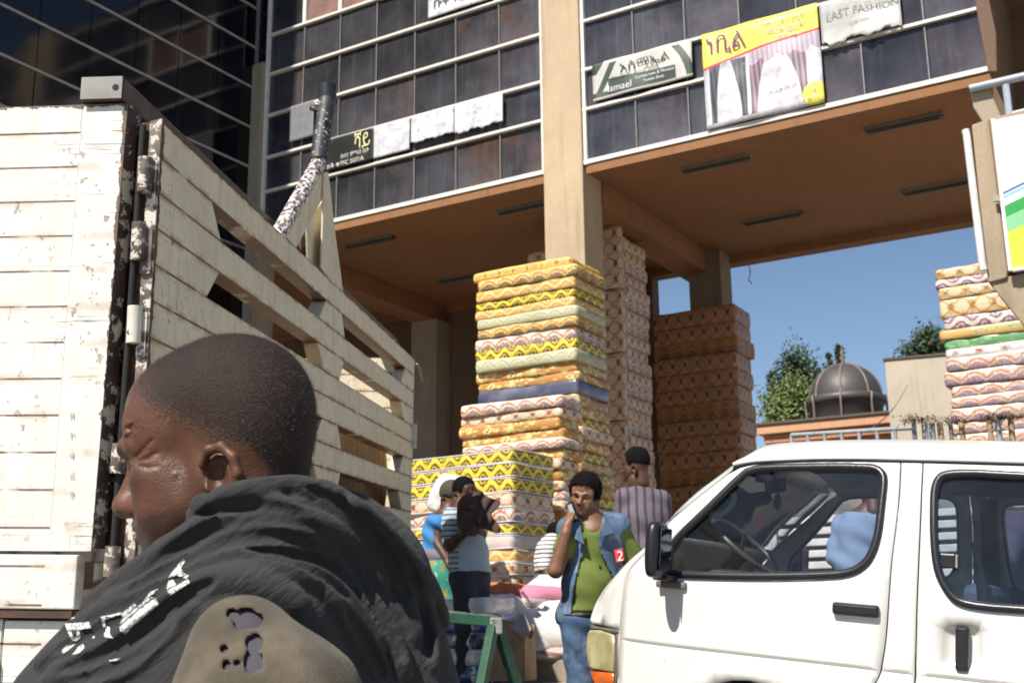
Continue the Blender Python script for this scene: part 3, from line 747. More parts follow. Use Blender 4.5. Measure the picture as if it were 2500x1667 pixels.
rf = across('roof', gut, VP, lambda u: .125*min(1, (u/.16+.02))**.6, lambda u: .10*max(0, 1-u/.1), 28)
gpath = [Vector((x, voff(x, z)+.008, z-.003)) for x, z in gut]
MB().tube(gpath, .0085, 8).build('rain_gutter', VP, rf)
MB().tube([p+Vector((0, -.006, -.012)) for p in gpath], .008, 8).build('gutter_shadow_strip', RUB, rf)  # black tube added to stand for the shadow gap under the gutter
headl = across('headlining', [(x, z-.035) for x, z in gut[4:]], INT, lambda u: .09, lambda u: 0, 12, back=-.02)
SI = PS(sil, 3, False); ws = [p for p in SI if p[1] > P(1600, 1312)[1]]
wsn = across('windscreen', [(p[0]-.004, p[1]-.006) for p in ws], GLA, lambda u: .02, lambda u: .12, 16)
MB().tube([Vector((p[0]-.006, voff(*p)-.012, p[1]-.004)) for p in ws], .012, 8).build('windscreen_seal', RUB, wsn)
hood = [p for p in SI if p[1] <= ws[-1][1]+.001]
xb, zb0 = hood[-1]
across('bonnet', hood, VP, lambda u: .01, lambda u: .12, 16)
nose = [(xb, zb0), (xb+.02, zb0-.03), P(1434, 1560), P(1436, 1630), (P(1445, 1640)[0]+.02, zb0-.30), (xb+.06, zb0-.36), (xb+.06, zb0-.55), (xb-.1, zb0-.62)]
across('front_panel', [(a-.02, b) for a, b in nose], BLK, lambda u: 0, lambda u: .12, 16, back=-.03)
# lamp at the front corner
LENS = mat('yellowed_lamp_lens', fn=lambda T: {'Base Color': T.mix((.42, .38, .20), (.30, .26, .13), T.noise(9, 4).ss(.35, .7)), 'Roughness': T.noise(30, 2)*.2+.12}, **{'Coat Weight': .6})
AMB = mat('orange_lamp_lens', (.62, .12, .02), .2, **{'Coat Weight': .5})
GRT = plain('grey_lamp_trim', (.12, .115, .105), .5)
r3 = lambda x, y: (1300+x/2.92, 1130+y/2.92)
def lampshape(name, pts, m, par, push, t): return panel(name, [P(*r3(*p)) for p in pts], [], m, par, push=push, step=.03, thick=t)
hl = lampshape('headlamp', [(410,1190),(480,1190),(578,1222),(582,1487),(500,1480),(425,1470),(398,1440),(388,1330),(392,1230)], LENS, van, .004, .05)
lampshape('lamp_brow', [(418,1148),(470,1165),(612,1188),(612,1212),(580,1218),(480,1184),(412,1186)], GRT, hl, .002, .05)
lampshape('lamp_side_trim', [(584,1216),(612,1206),(606,1500),(600,1590),(578,1590)], GRT, hl, .0, .04)
lampshape('indicator', [(415,1480),(500,1488),(576,1495),(574,1590),(440,1590)], AMB, hl, .004, .05)
low = [P(1509, 1540), (P(1509, 1540)[0]-.005, AC[1]+.01), (acx1+.02, AC[1]-.1), (acx1+.02, SILL+.05), (xb, SILL+.05), (xb+.05, -1.02), P(1432, 1672), P(1500, 1668)]
zf = P(1512, 1560); fl = [(zf[0]+.004, zf[1]+.03)] 
panel('bumper_corner', [(zf[0]+.012, P(1500, 1672)[1]), (zf[0]+.02, SILL+.02), (xb-.03, SILL+.02), (xb+.02, -1.1), (P(1436, 1676)[0], P(1436, 1676)[1])], [], GRT, van, thick=.04, push=.01)
panel('wing_strip', [P(1511, 1538), (P(1511, 1538)[0]-.028, AC[1]+.05), (acx1, AC[1]+.02), (zf[0]+.01, AC[1]+.02), P(1504, 1660), P(1506, 1541)], [], VP, van, push=-.004)
# exterior mirrors
def mirror(mir):
    c = VMI @ onplane(1606, 1340, VM @ Vector((0, .115, 0)), VN)
    if mir: c.y = -VW-c.y
    s = -1 if mir else 1
    mr = MB()
    prof = [(-.035, .012), (-.032, .05), (-.015, .066), (.02, .07), (.045, .06), (.06, .035), (.06, 0)]
    sec = []
    for zz, k in ((-.122, .55), (-.112, .85), (-.08, 1), (0, 1.06), (.07, 1.0), (.105, .85), (.118, .5)):
        sec.append([(p[0]*k, p[1]*k*s*1.15, zz) for p in [(-.03,-.065),(-.035,0),(-.03,.06),(0,.075),(.03,.065),(.045,.0),(.03,-.065)]])
    vs = [v for q in sec for v in q]; n = 7
    fs = [(i*n+k, i*n+(k+1) % n, (i+1)*n+(k+1) % n, (i+1)*n+k) for i in range(len(sec)-1) for k in range(n)]+[tuple(range(n))[::-1], tuple(range((len(sec)-1)*n, len(sec)*n))]
    m = mr.add(vs, fs, True).build('wing_mirror', BLK, van, M=Matrix.Translation(c))
    sb = m.modifiers.new('s', 'SUBSURF'); sb.levels = 2; sb.render_levels = 2
    MB().box((-.045, -.13*s, -.13), (.03, -.02*s, -.105)).build('mirror_arm', BLK, m, .008)
    MB().box((-.038, -.055, -.09), (-.034, .055, .09)).build('mirror_glass', mat('mirror_silver', (.16, .17, .19), .05, 1), m, .003)
    b = MB().box((-.09, -.145*s, -.16), (.05, -.10*s, -.13)).build('mirror_base', GRT, m, .008)
mirror(False); mirror(True)
# inside
def rib(name, pts, r, m, par=None, closed=False, seg=10): return MB().tube(pts, r, seg, closed=closed).build(name, m, par or van)
zs_ = P(1700, 1404)[1]
dx = P(1650, 1330)[0]
dsh = MB().prism([(1.02, -.62), (1.2, -.60), (1.26, -.66), (1.24, -1.1), (.85, -1.1), (.80, -.72), (.86, -.62), (.93, -.575)][::-1], -.10, -VW+.10, lambda a, b, t: (a-.06, t, b+.065)).build('dashboard', DASH, van, .02)
box('instrument_hood', (.74, -.58, -.60), (.98, -.18, -.475), DASH, dsh, .03)
box('glove_tray', (.78, -1.1, -.57), (.98, -.75, -.53), CREAMT, dsh, .02)
box('floor_pan', (-2.9, -VW+.06, -1.16), (1.25, -.06, -1.1), DASH, van)
sc = VMI @ onplane(*Z7(905, 715), VM @ Vector((0, -.34, 0)), VN)
ax = Vector((-.62, 0, .78)).normalized(); e1_ = Vector((0, 1, 0)); e2_ = ax.cross(e1_)
ringp = [sc+e1_*(.185*math.cos(t))+e2_*(.185*math.sin(t)) for t in [2*math.pi*k/40 for k in range(40)]]
sw = MB().tube(ringp, .0125, 10, closed=True).build('steering_wheel', plain('grey_wheel_rim', (.07, .068, .06), .35), van)
hub = sc-ax*.05
for an in (math.pi*.5, math.pi*1.17, math.pi*1.83): rib('spoke', [hub, sc+e1_*(.18*math.cos(an))+e2_*(.18*math.sin(an))], .012, BLK, sw)
rib('steering_column', [hub, hub-ax*.35], .035, BLK, sw, seg=14)
def seat(y, x):
    s = box('seat', (x-.25, y-.24, -1.08), (x+.28, y+.24, -.80), INT, van, .05)
    box('seat_back', (x-.36, y-.23, -.86), (x-.24, y+.23, -.46), INT, s, .04)
seat(-.42, .12); seat(-1.2, .12)
for r in range(3):
    s = box('bench', (-.9-r*.8, -1.45, -1.08), (-.5-r*.8, -.2, -.84), INT, van, .04); box('bench_back', (-1.0-r*.8, -1.45, -.9), (-.88-r*.8, -.2, -.62), INT, s, .03)
mm = VMI @ onplane(*Z7(1055, 397), VM @ Vector((0, -.80, 0)), VN)
rvm = MB().box((-.015, -.13, -.035), (.015, .13, .035)).build('rear_view_mirror', BLK, van, .012, M=Matrix.Translation(mm) @ Matrix.Rotation(R(38), 4, 'Z'))
rib('mirror_stalk', [(0.0, 0, .03), (.05, .0, .10)], .01, BLK, rvm)
fr = VMI @ onplane(*Z7(1066, 480), VM @ Vector((0, -.82, 0)), VN)
MB().lathe([(0, -.045), (.016, -.03), (.02, 0), (.013, .03), (0, .045)], 12, Matrix.Translation(fr)).build('hanging_charm', plain('dark_green_charm', (.03, .035, .03), .5), van)
rs = VMI @ onplane(*Z7(968, 590), VM @ Vector((0, -1.0, 0)), VN)
MB().lathe([(0, .002), (.05, 0)], 20, Matrix.Translation(rs) @ Matrix.Rotation(R(70), 4, 'Y')).build('red_windscreen_sticker', REDI, van)
gh = [VMI @ onplane(*Z7(*p), VM @ Vector((0, -.16, 0)), VN) for p in [(835,435),(838,470),(800,525),(745,550),(700,530)]]
rib('grab_handle', [tuple(v) for v in smooth([tuple(g) for g in gh], 4, False)], .014, INT, seg=8)
bt = [VMI @ onplane(*Z7(*p), VM @ Vector((0, -.14, 0)), VN) for p in [(2093,690),(2110,780),(2130,900),(2145,1010)]]
MB().tube(bt, [.010, .016, .021, .026], 8, flat=.35).build('seat_belt', BLK, van)
lt = VMI @ onplane(*Z7(1955, 788), VM @ Vector((0, -.03, 0)), VN)
wl_ = MB().box((-.03, -.012, -.028), (.03, .012, .028)).build('window_latch', BLK, van, .006, M=Matrix.Translation(lt)); box('latch_tab', (-.038, -.01, -.026), (-.0305, .016, .026), BARE, wl_, .003)
# dark door shuts behind the gaps, underside and wheels
for mi in (0, 1):
    y_ = (-.05, -.035) if not mi else (-VW+.035, -VW+.05)
    def shut(x0, x1, z0, z1):
        q = MB().box((x0, y_[0], z0), (x1, y_[1], z1)); q.v = [(v[0], v[1]+(voff(v[0], v[2]) if not mi else -voff(v[0], v[2])), v[2]) for v in q.v]; q.build('door_shut', DARK, van)
    shut(-.03, .05, -.60, -.03); shut(-.03, .16, -1.28, -.61); shut(1.18, 1.30, -1.25, -.80)
def wheel(x, y, m_):
    wz = AC[1]-.0
    M_ = Matrix.Translation((x, y, wz)) @ Matrix.Rotation(R(90), 4, 'X')
    o = MB().lathe([(.19, -.09), (.29, -.09), (.325, -.06), (.325, .06), (.29, .09), (.19, .09)], 36, M_).build('wheel', TYRE, van)
    MB().lathe([(0, .07), (.06, .07), (.09, .05), (.19, .06), (.19, -.08), (0, -.05)], 28, M_).build('rim', BARE, o)
for x in (AC[0], AC[0]-2.33):
    for y in (-.13, -VW+.13): wheel(x, y, 0)
# ================================================================ foam mattresses in printed covers
def pat(name, mode, base, line, blob, f=6.5, alt=None, plastic=.38, tile=0):
    def fn(T):
        x, y, z = T.xyz(); v = (z/tile).frac() if tile else T.xyz(T.coord('Generated'))[2]; r = T.rand()
        s = x+y+r*2.7; w_ = T.noise(30, 3); p = s*f+(w_-.5)*.22; vv = v+(T.noise(34, 3)-.5)*.2
        pi2 = 2*math.pi
        if mode == 'zig':
            d = (vv-.5-(p*pi2).cos()*.27).abs()
            c = T.mix(blob, base, 1-d.ss(.17, .23)); c = T.mix(c, line, (1-(d-.21).abs().ss(.015, .05))*.85)
            q = (p.frac()-.5).abs()                                            # 0 at trough
            b1 = ((p+.5).frac()-.5).abs()
            e1 = ((q/f*9)*(q/f*9)+(vv-.92)*(vv-.92)).sqrt(); e2 = ((b1/f*9)*(b1/f*9)+(vv-.08)*(vv-.08)).sqrt()
            e = e1.min(e2); c = T.mix(c, base, 1-(e-.24).abs().ss(.02, .055)); c = T.mix(c, blob, 1-e.ss(.15, .2))
        elif mode == 'ogee':
            k = (p*pi2).cos(); d = (vv-.5-k*.42).abs().min((vv-.5+k*.42).abs())
            c = T.mix(base, line, 1-d.ss(.045, .10))
            q = ((p*2).frac()-.5).abs(); e = ((q/f*4.6)*(q/f*4.6)+(vv-.5)*(vv-.5)).sqrt()
            pet = T.vor(70, T.vec(s, 0, z)); c = T.mix(c, blob, (1-e.ss(.17, .25))*pet.ss(.1, .3)); c = T.mix(c, alt or line, 1-(e-.30).abs().ss(.02, .05))
        elif mode == 'scallop':
            k = ((p*pi2).cos()).abs(); d = (vv-.25-k*.5).abs(); c = T.mix(base, line, 1-d.ss(.06, .12))
            c = T.mix(c, blob, (vv < k*.5+.12)*T.vor(60, T.vec(s, 0, z)).ss(.22, .3)*.8); c = T.mix(c, alt or base, 1-(d-.2).abs().ss(.03, .07))
        elif mode == 'flor':
            q = T.vec(s*f*2.6, 0, vv*1.9); d = T.vor(1.35, q); pet = T.noise(60, 2, T.vec(s, 0, z))
            c = T.mix(base, line, (d+pet*.3).ss(.56, .70)); c = T.mix(c, alt or base, 1-(d-.30).abs().ss(.03, .08)); c = T.mix(c, blob, 1-d.ss(.15, .23))
        else:
            c = T.mix(base, line, T.noise(5, 5).ss(.4, .7))
        if mode != 'plain':
            ed = T.vor(46, T.vec(s+(w_-.5)*.03, 0, z), 'DISTANCE_TO_EDGE'); c = T.mix(c, line, (1-ed.ss(.03, .10))*T.noise(9, 3, T.vec(s, 0, z)).ss(.42, .58)*.55)
            c = T.mix(c, blob, (T.vor(34, T.vec(s, 0, z+.3)) < .17)*T.noise(13, 2, T.vec(s, 3, z)).ss(.5, .6)*.6)
        c = T.mix(c, tuple(k*.5 for k in base), T.noise(2.2, 4).ss(.5, .8)*.45)
        wr = T.noise(1, 3, T.vec(s*9, s*5, z*38), .6)
        return {'Base Color': c, 'Normal': T.bump(wr, .4, .012), 'Coat Weight': plastic, 'Coat Roughness': wr*.3+.08}
    return mat(name, base, .6, fn=fn)
YEL, BRN, CRM, ORG = (.78, .60, .035), (.085, .045, .022), (.62, .53, .39), (.62, .22, .04)
PT_ = {
 'Y': (pat('yellow_zigzag_cover', 'zig', YEL, (.45, .30, .03), BRN, 6), 'yellow and brown zigzag'),
 'M': (pat('orange_medallion_cover', 'ogee', (.66, .36, .10), (.74, .56, .16), (.40, .14, .05), 3, YEL), 'orange with yellow medallions'),
 'B': (pat('orange_rosette_cover', 'scallop', (.68, .46, .17), (.46, .17, .05), BRN, 2.5, (.80, .62, .18)), 'orange with dark rosettes'),
 'O': (pat('orange_wave_cover', 'zig', (.70, .55, .20), (.52, .20, .06), (.58, .33, .11), 4.5), 'orange and yellow wave'),
 'G': (pat('pale_olive_cover', 'scallop', (.52, .50, .30), (.38, .36, .2), (.42, .40, .25), 3, (.6, .58, .42)), 'pale olive scalloped'),
 'W': (pat('white_brown_ogee_cover', 'ogee', CRM, (.55, .20, .06), (.14, .06, .055), 2.8, (.62, .42, .22)), 'cream and brown lattice'),
 'X': (pat('white_brown_big_lattice_cover', 'ogee', CRM, (.55, .20, .06), (.14, .06, .055), 2.8, (.62, .42, .22), .55, .2), 'cream and brown'),
 'S': (pat('white_brown_scallop_cover', 'scallop', (.72, .66, .56), (.48, .15, .05), (.16, .07, .08), 2.6), 'cream and brown scalloped'),
 'F': (pat('yellow_floral_cover', 'flor', (.68, .54, .20), (.46, .21, .05), (.10, .045, .03), 3, (.82, .70, .30)), 'yellow and orange floral'),
 'P': (pat('plain_pinkish_cover', 'plain', (.60, .50, .46), (.46, .38, .36), CRM), 'plain pinkish'),
 'L': (pat('blue_plastic_cover', 'plain', (.05, .05, .10), (.13, .13, .2), CRM, plastic=1), 'shiny dark blue plastic'),
 'D': (pat('orange_brown_ogee_cover', 'ogee', (.34, .19, .095), (.30, .085, .03), (.11, .035, .025), 2.8, (.55, .28, .08), .25), 'orange brown lattice'),  # this and the ochre cover darkened, shade put into their colours
 'E': (pat('ochre_brown_scallop_cover', 'scallop', (.36, .20, .06), (.30, .085, .03), (.12, .04, .02), 2.5, None, .25), 'ochre scalloped'),
 'U': (pat('purple_zigzag_cover', 'zig', (.66, .60, .60), (.40, .22, .10), (.20, .10, .16), 4.5), 'white and purple zigzag'),
 'C': (pat('ochre_lattice_cover', 'ogee', (.62, .52, .34), (.50, .24, .04), (.22, .12, .03), 2.6), 'cream and ochre lattice'),
 'V': (pat('olive_print_cover', 'flor', (.42, .44, .16), (.62, .34, .12), (.16, .18, .08), 3.5), 'olive print'),
 'R': (pat('green_print_cover', 'flor', (.20, .42, .16), (.10, .26, .10), (.45, .5, .3), 3.5), 'green print'),
 'T': (pat('white_target_cover', 'ogee', (.68, .66, .62), (.60, .55, .55), (.45, .08, .10), 2.2, (.16, .35, .2)), 'white with green and red circles'),
 'Q': (pat('white_purple_arch_cover', 'scallop', (.60, .53, .48), (.48, .18, .06), (.20, .09, .15), 2.2), 'white with purple and orange arches'),
}
PIPE = plain('clear_plastic_seam', (.66, .62, .62), .35)
def mattress_mesh(W, D, T_, seed, soft=.010):
    rnd = random.Random(seed)
    pl = []; c = .04
    def arcp(cx_, cy_, a0):
        return [(cx_+c*math.cos(a0+k*math.pi/8), cy_+c*math.sin(a0+k*math.pi/8)) for k in range(5)]
    def lin(a, b, n): return [(a[0]+(b[0]-a[0])*k/n, a[1]+(b[1]-a[1])*k/n) for k in range(1, n)]
    pl += arcp(W-c, c, -math.pi/2)+lin((W, c), (W, D-c), 6)+arcp(W-c, D-c, 0)+lin((W-c, D), (c, D), 6)+arcp(c, D-c, math.pi/2)+lin((0, D-c), (0, c), 6)+arcp(c, c, math.pi)+lin((c, 0), (W-c, 0), 10)
    n = len(pl); ph = [rnd.uniform(0, 6.28) for _ in range(6)]
    vs = []
    for zf, ins in ((0, soft), (.06, soft*.35), (.22, -.001), (.5, -.005), (.78, -.001), (.94, soft*.35), (1, soft)):
        for i, (x, y) in enumerate(pl):
            dx_, dy_ = x-W/2, y-D/2; l = math.hypot(dx_/W, dy_/D)+1e-6
            nx, ny = dx_/W/l, dy_/D/l; k = ins+.006*math.sin(x*9+y*7+ph[0])+.004*math.sin(x*23+y*19+ph[1])
            z = T_*zf + (zf-.3)*.007*math.sin(x*5+y*6+ph[2]) 
            vs.append((x-nx*k, y-ny*k, z))
    fs = [(j*n+i, j*n+(i+1) % n, (j+1)*n+(i+1) % n, (j+1)*n+i) for j in range(6) for i in range(n)]+[tuple(range(n))[::-1], tuple(range(6*n, 7*n))]
    return vs, fs, n
def stack(corner, rows, types, Y, left, right, where, az=120.9, W=None, D=None, bottom=PLZ, step=None, fill='W', jit=.02, piping=False, base_rot=0, group=None, narrow=()):
    a = R(az); ex = Vector((math.sin(a), math.cos(a), 0)); ey = Vector((-ex.y, ex.x, 0))
    if ey.y < 0: ey = -ey
    C = atY(corner[0], corner[1], Y); zz = [atY(corner[0], r, Y).z for r in rows]
    if W is None: W = -(onplane(left[0], left[1], C, ey)-C).dot(ex)
    if D is None: D = (onplane(right[0], right[1], C, ex)-C).dot(ey)
    st_ = step or (zz[-2]-zz[-1]); types = list(types)
    while zz[-1]-st_ > bottom+.03: zz.append(zz[-1]-st_)
    zz.append(bottom); i = 0
    while len(types) < len(zz)-1: types.append(fill[i % len(fill)]); i += 1
    N = len(zz)-1
    for i in range(N):
        t = zz[i]-zz[i+1]; m, desc = PT_[types[i]]
        vs, fs, n = mattress_mesh(W, D, t-.002, i*31+int(corner[0]))
        o = MB().add(vs, fs, True).build('mattress', m, fix=False)
        jx, jy, ja = random.gauss(0, jit*.6), random.gauss(0, jit*.5), random.gauss(0, .5)
        o.matrix_world = frame((C-ex*W).to_tuple()[:2]+(zz[i+1]+.001,), ex, ey, Vector((0, 0, 1))) @ Matrix.Translation((W+jx, jy, 0)) @ Matrix.Rotation(R(ja+base_rot), 4, 'Z') @ Matrix.Translation((-W, 0, 0))
        pos = ordinal(i)+' from top of' if i else 'topmost of'
        props(o, label='%s mattress, %s %s' % (desc, pos, where), cat='mattress', group=group or 'mattresses in the '+where)
        if piping:
            for z in (.03, t-.03):
                ring_ = [Vector(v) for v in vs[n*(1 if z < t/2 else 5):n*(2 if z < t/2 else 6)]]
                MB().tube(ring_, .006, 5, closed=True).build('piping', PIPE, o)
    return C, ex, ey, W, D, zz
q5 = lambda ys: [500+y/2.24 for y in ys]
stack((1403, 623), q5([275,325,385,445,495,545,600,655,725,785,850,905,955,1030,1090]), 'MBOYOGBSYGFFLF', 11.3, (1162, 672), (1479, 658), 'tall orange stack', fill='FYWFYBF', jit=.03)
stack((1370, 962), [962,991,1016,1042,1067,1091.5,1118,1143,1170,1196], 'SWFFSFWFWS', 10.45, (1122, 997), (1421, 985), 'middle stack', fill='WFS', jit=.025, az=122)
stack((1248, 1093), [1093,1127,1162,1199.5,1237,1274,1302,1339,1371,1404,1432], 'YYYWSYPOWWS', 9.6, None, (1354, 1108), 'low front stack', W=1.35, az=126, fill='WSW', jit=.015, piping=True)
Cb, exb, eyb, Wb, Db, zb_l = stack((1521, 575), [575,604], 'W', 14.35, (1287, 606), (1578, 598), 'pale stack behind column', az=120.9, fill='WSWWS', jit=.02)
# mattresses stood on edge against the front of the pale stack
zt = atY(1521, 547, 14.2).z
for i, (w_, z0, z1, x0) in enumerate(((.62, zt-.80, zt-.0, -.60), (.64, zt-1.62, zt-.83, -.62), (.66, zt-2.46, zt-1.64, -.64), (.66, zt-3.3, zt-2.48, -.65))):
    vs, fs, n = mattress_mesh(w_, .13, z1-z0, 900+i); o = MB().add(vs, fs, True).build('mattress', PT_['X'][0], fix=False)
    o.matrix_world = frame(tuple((Cb+exb*(x0)-eyb*.15))[:2]+(z0,), exb, eyb, Vector((0, 0, 1)))
    props(o, label='cream and brown mattress stood on edge beside the concrete column, %s of four' % ['highest', 'second highest', 'third highest', 'lowest'][i], cat='mattress', group='mattresses stood on edge')
stack((1791, 741), [741,780,818,856,895], 'DDEDD', 15.6, (1594, 766), (1832, 764), 'dark stack behind minibus', fill='DEDDDE', jit=.018)
stack((2492, 632), [632,655], 'C', 10.9, (2305, 655), None, 'leaning stack under the billboard', W=.78, D=1.2, bottom=atY(2492, 655, 10.9).z, jit=.01, fill='C', group='mattresses in the leaning stack under the billboard') if 0 else None
rsr = [657,684,707,734,780,810,835,860,883,917,952,982,1009,1044,1074]
stack((2492, 626), [y-31 for y in rsr], 'CUCCUVRTQQQQQQ', 10.9, (2285, 657), None, 'stack under billboard', D=1.3, fill='Q', jit=.03, step=.12)

# ================================================================ sacks, bales, carton, trestle on the pavement
def sack(name, px, py, Y, w_, h_, d_, m, label, cat='sack', rot=0, base=None, seed=0, tilt=0):
    c = atY(px, py, Y); vs = []; nu, nv = 28, 18; rnd = random.Random(seed); ph = [rnd.uniform(0, 6) for _ in range(8)]
    for j in range(nv+1):
        th = math.pi*j/nv
        for i in range(nu):
            a = 2*math.pi*i/nu
            pw = lambda t, e: math.copysign(abs(t)**e, t)
            x, y, z = pw(math.sin(th), .75)*pw(math.cos(a), .7), pw(math.sin(th), .75)*pw(math.sin(a), .7), pw(math.cos(th), .8)
            k = 1+.05*math.sin(4*x+ph[0]+3*z)+.04*math.sin(9*y+5*x+ph[1])+.03*math.sin(14*x-8*z+ph[2])
            z2 = z*h_/2*k; z2 = max(z2, -h_*.42)
            vs.append((x*w_/2*k*(1-.12*abs(z)), y*d_/2*k, z2))
    fs = [(j*nu+i, j*nu+(i+1) % nu, (j+1)*nu+(i+1) % nu, (j+1)*nu+i) for j in range(nv) for i in range(nu)]
    o = MB().add(vs, fs, True).build(name, m)
    o.matrix_world = Matrix.Translation(c) @ Matrix.Rotation(R(rot), 4, 'Z') @ Matrix.Rotation(R(tilt), 4, 'Y')
    return props(o, label=label, cat=cat)
def m_sack(name, c, stripe=None, s0=0, s1=0):
    def fn(T):
        x, y, z = T.xyz(); n = T.noise(7, 5); k = T.mix(c, tuple(q*.72 for q in c), n.ss(.4, .75))
        if stripe: k = T.mix(k, stripe, (z+x*.18+(n-.5)*.03 > s0)*(z+x*.18 < s1))
        wv = T.noise(1, 2, T.vec(x*220, y*220, z*220))
        return {'Base Color': k, 'Normal': T.bump(T.noise(11, 4)+wv*.25, .6, .02)}
    return mat(name, c, .75, fn=fn)
sack('sack', 1237, 1466, 9.1, .44, .27, .4, m_sack('orange_sack_cloth', (.58, .17, .06)), 'bulging orange sack on top of the white sacks', seed=1, rot=-15)
sack('sack', 1352, 1446, 8.95, .48, .25, .4, m_sack('white_pink_sack', (.74, .70, .66), (.62, .24, .36), -.055, .045), 'white sack with a broad pink band', seed=2, rot=-22, tilt=-4)
sack('sack', 1335, 1541, 8.85, .66, .34, .45, m_sack('white_sack_cloth', (.76, .72, .67)), 'large plump white sack under the pink banded one', seed=3, rot=-18)
sack('sack', 1225, 1500, 8.9, .42, .3, .4, m_sack('grey_white_sack_cloth', (.70, .66, .62)), 'white sack behind the torn carton', seed=4, rot=-20)
sack('sack', 1345, 1596, 8.75, .62, .10, .4, m_sack('dirty_white_sack_cloth', (.48, .40, .35), (.3, .16, .17), .0, .03), 'flattened dirty white sack at the kerb edge', seed=5, rot=-20)
sack('sack', 1395, 1500, 8.9, .5, .3, .4, m_sack('cream_sack_cloth', (.68, .63, .56)), 'cream sack behind the phone user, right of the others', seed=6, rot=-10)
sack('sack', 1288, 1580, 8.8, .5, .2, .4, m_sack('soiled_white_sack_cloth', (.62, .57, .52)), 'low soiled white sack between carton and kerb', seed=7, rot=-12)
WRAP = [mat('wrapped_%s' % n, fn=(lambda c: lambda T: {'Base Color': T.mix(c, (.7, .72, .76), T.noise(16, 4).ss(.56, .64)), 'Normal': T.bump(T.noise(22, 4), .8, .02)})(c), rough=.25, **{'Coat Weight': 1, 'Coat Roughness': .1}) for n, c in (('white_cloth', (.55, .55, .56)), ('blue_cloth', (.06, .12, .42)), ('dark_cloth', (.05, .055, .08)), ('white_linen', (.6, .6, .62)), ('navy_cloth', (.04, .06, .22)))]
for i in range(5):
    a_ = R(126); ex = Vector((math.sin(a_), math.cos(a_), 0)); ey = Vector((-ex.y, ex.x, 0))
    C = atY(1175, 1660, 8.35); C.z = PZ+.002
    vs, fs, n = mattress_mesh(.62, .4, .112, 50+i); o = MB().add(vs, fs, True).build('wrapped_bale', WRAP[4-i], fix=False)
    o.matrix_world = frame(tuple(C-ex*.62+ex*random.uniform(-.02, .02))[:2]+(PZ+.004+i*.114,), ex, ey, Vector((0, 0, 1)))
    props(o, label='plastic wrapped %s bale, %s of the low pile behind the trestle' % (['navy', 'second white', 'dark', 'blue', 'white'][i], ['bottom', 'second from bottom', 'middle', 'second from top', 'top'][i]), cat='bale', group='wrapped bales behind the trestle')
CARD = plain('brown_cardboard', (.40, .27, .15), .85, .18, 6)
cb = empty('torn_carton', frame(atY(1250, 1662, 8.12), Vector((.93, -.36, 0)), Vector((.36, .93, 0)), Vector((0, 0, 1))), label='tall torn brown cardboard carton behind the green trestle', cat='carton')
for nm, p in (('front_wall', [(-.16, 0), (.08, 0), (.085, .30), (.06, .34), (-.03, .37), (-.10, .33), (-.145, .30)]), ('tall_wall', [(-.25, .0), (-.165, .0), (-.10, .43), (-.15, .44)])):
    MB().prism(p, 0, .008, lambda a, b, t: (a, t, b)).build(nm, CARD, cb)
MB().prism([(0, 0), (.22, 0), (.20, .30), (.1, .26), (0, .31)], 0, .008, lambda a, b, t: (.085+t, a, b)).build('side_wall', CARD, cb)
MB().prism([(-.16, 0), (.08, 0), (.08, .36), (-.16, .40)], 0, .008, lambda a, b, t: (a, .22+t, b)).build('back_wall', CARD, cb)
MB().prism([(-.02, .34), (.10, .27), (.13, .33), (.05, .44)], 0, .008, lambda a, b, t: (a+.02, -.02+t+(b-.34)*.6, b)).build('flap', plain('grey_card_inside', (.36, .31, .27), .85), cb)
GREEN = rusty('chipped_green_paint', (.006, .05, .026), (.010, .075, .038), (.30, .31, .26), .66, 34)
WORN = rusty('worn_grey_top', (.20, .20, .18), (.30, .29, .27), (.012, .07, .035), .55, 30)
te = atY(1208, 1516, 4.9); tdir = Vector((1, -.12, -.1)).normalized()
tr = empty('green_trestle', Matrix.Translation((te.x, te.y, street_z(te.x, te.y))), label='chipped green metal trestle barrier in front of the carton', cat='trestle')
hh = te.z-street_z(te.x, te.y)
def loc(x, y, z): return Vector((x, y, z))
def bar(name, a, b, s, m, par, bev=.004):
    a, b = Vector(a), Vector(b); t = (b-a).normalized(); u = Vector((0, 0, 1)); sx = t.cross(u).normalized(); uz = sx.cross(t)
    return MB().box((0, -s, -s), ((b-a).length, s, s)).build(name, m, par, bev, M=frame(a, t, sx, uz))
e2 = Vector((0, 0, hh)); e1v = e2-tdir*1.3
tb_ = bar('top_bar', e1v, e2+tdir*.02, .022, GREEN, tr)
MB().box((0, -.021, 0), (1.3, .021, .0025)).build('worn_top', WORN, tb_, M=Matrix.Translation((0, 0, .0225)))
for k, en in enumerate((e2, e1v)):
    g0 = street_z(te.x+en.x, te.y+en.y)-street_z(te.x, te.y)
    for dx_, dy_ in ((-.22, -.36), (.34, .32)):
        f_ = Vector((en.x+dx_, en.y+dy_, 0)); f_.z = street_z(te.x+f_.x, te.y+f_.y)-street_z(te.x, te.y)
        bar('leg', en+Vector((dx_*.03, dy_*.03, -.02)), f_, .019, GREEN, tr)
    bar('brace', en+Vector((-.11, -.18, -hh*.5)), en+Vector((.17, .16, -hh*.5)), .012, GREEN, tr)
bx_ = box('end_socket', (-.02, -.03, hh-.05), (.03, .03, hh+.015), WORN, tr, .006)
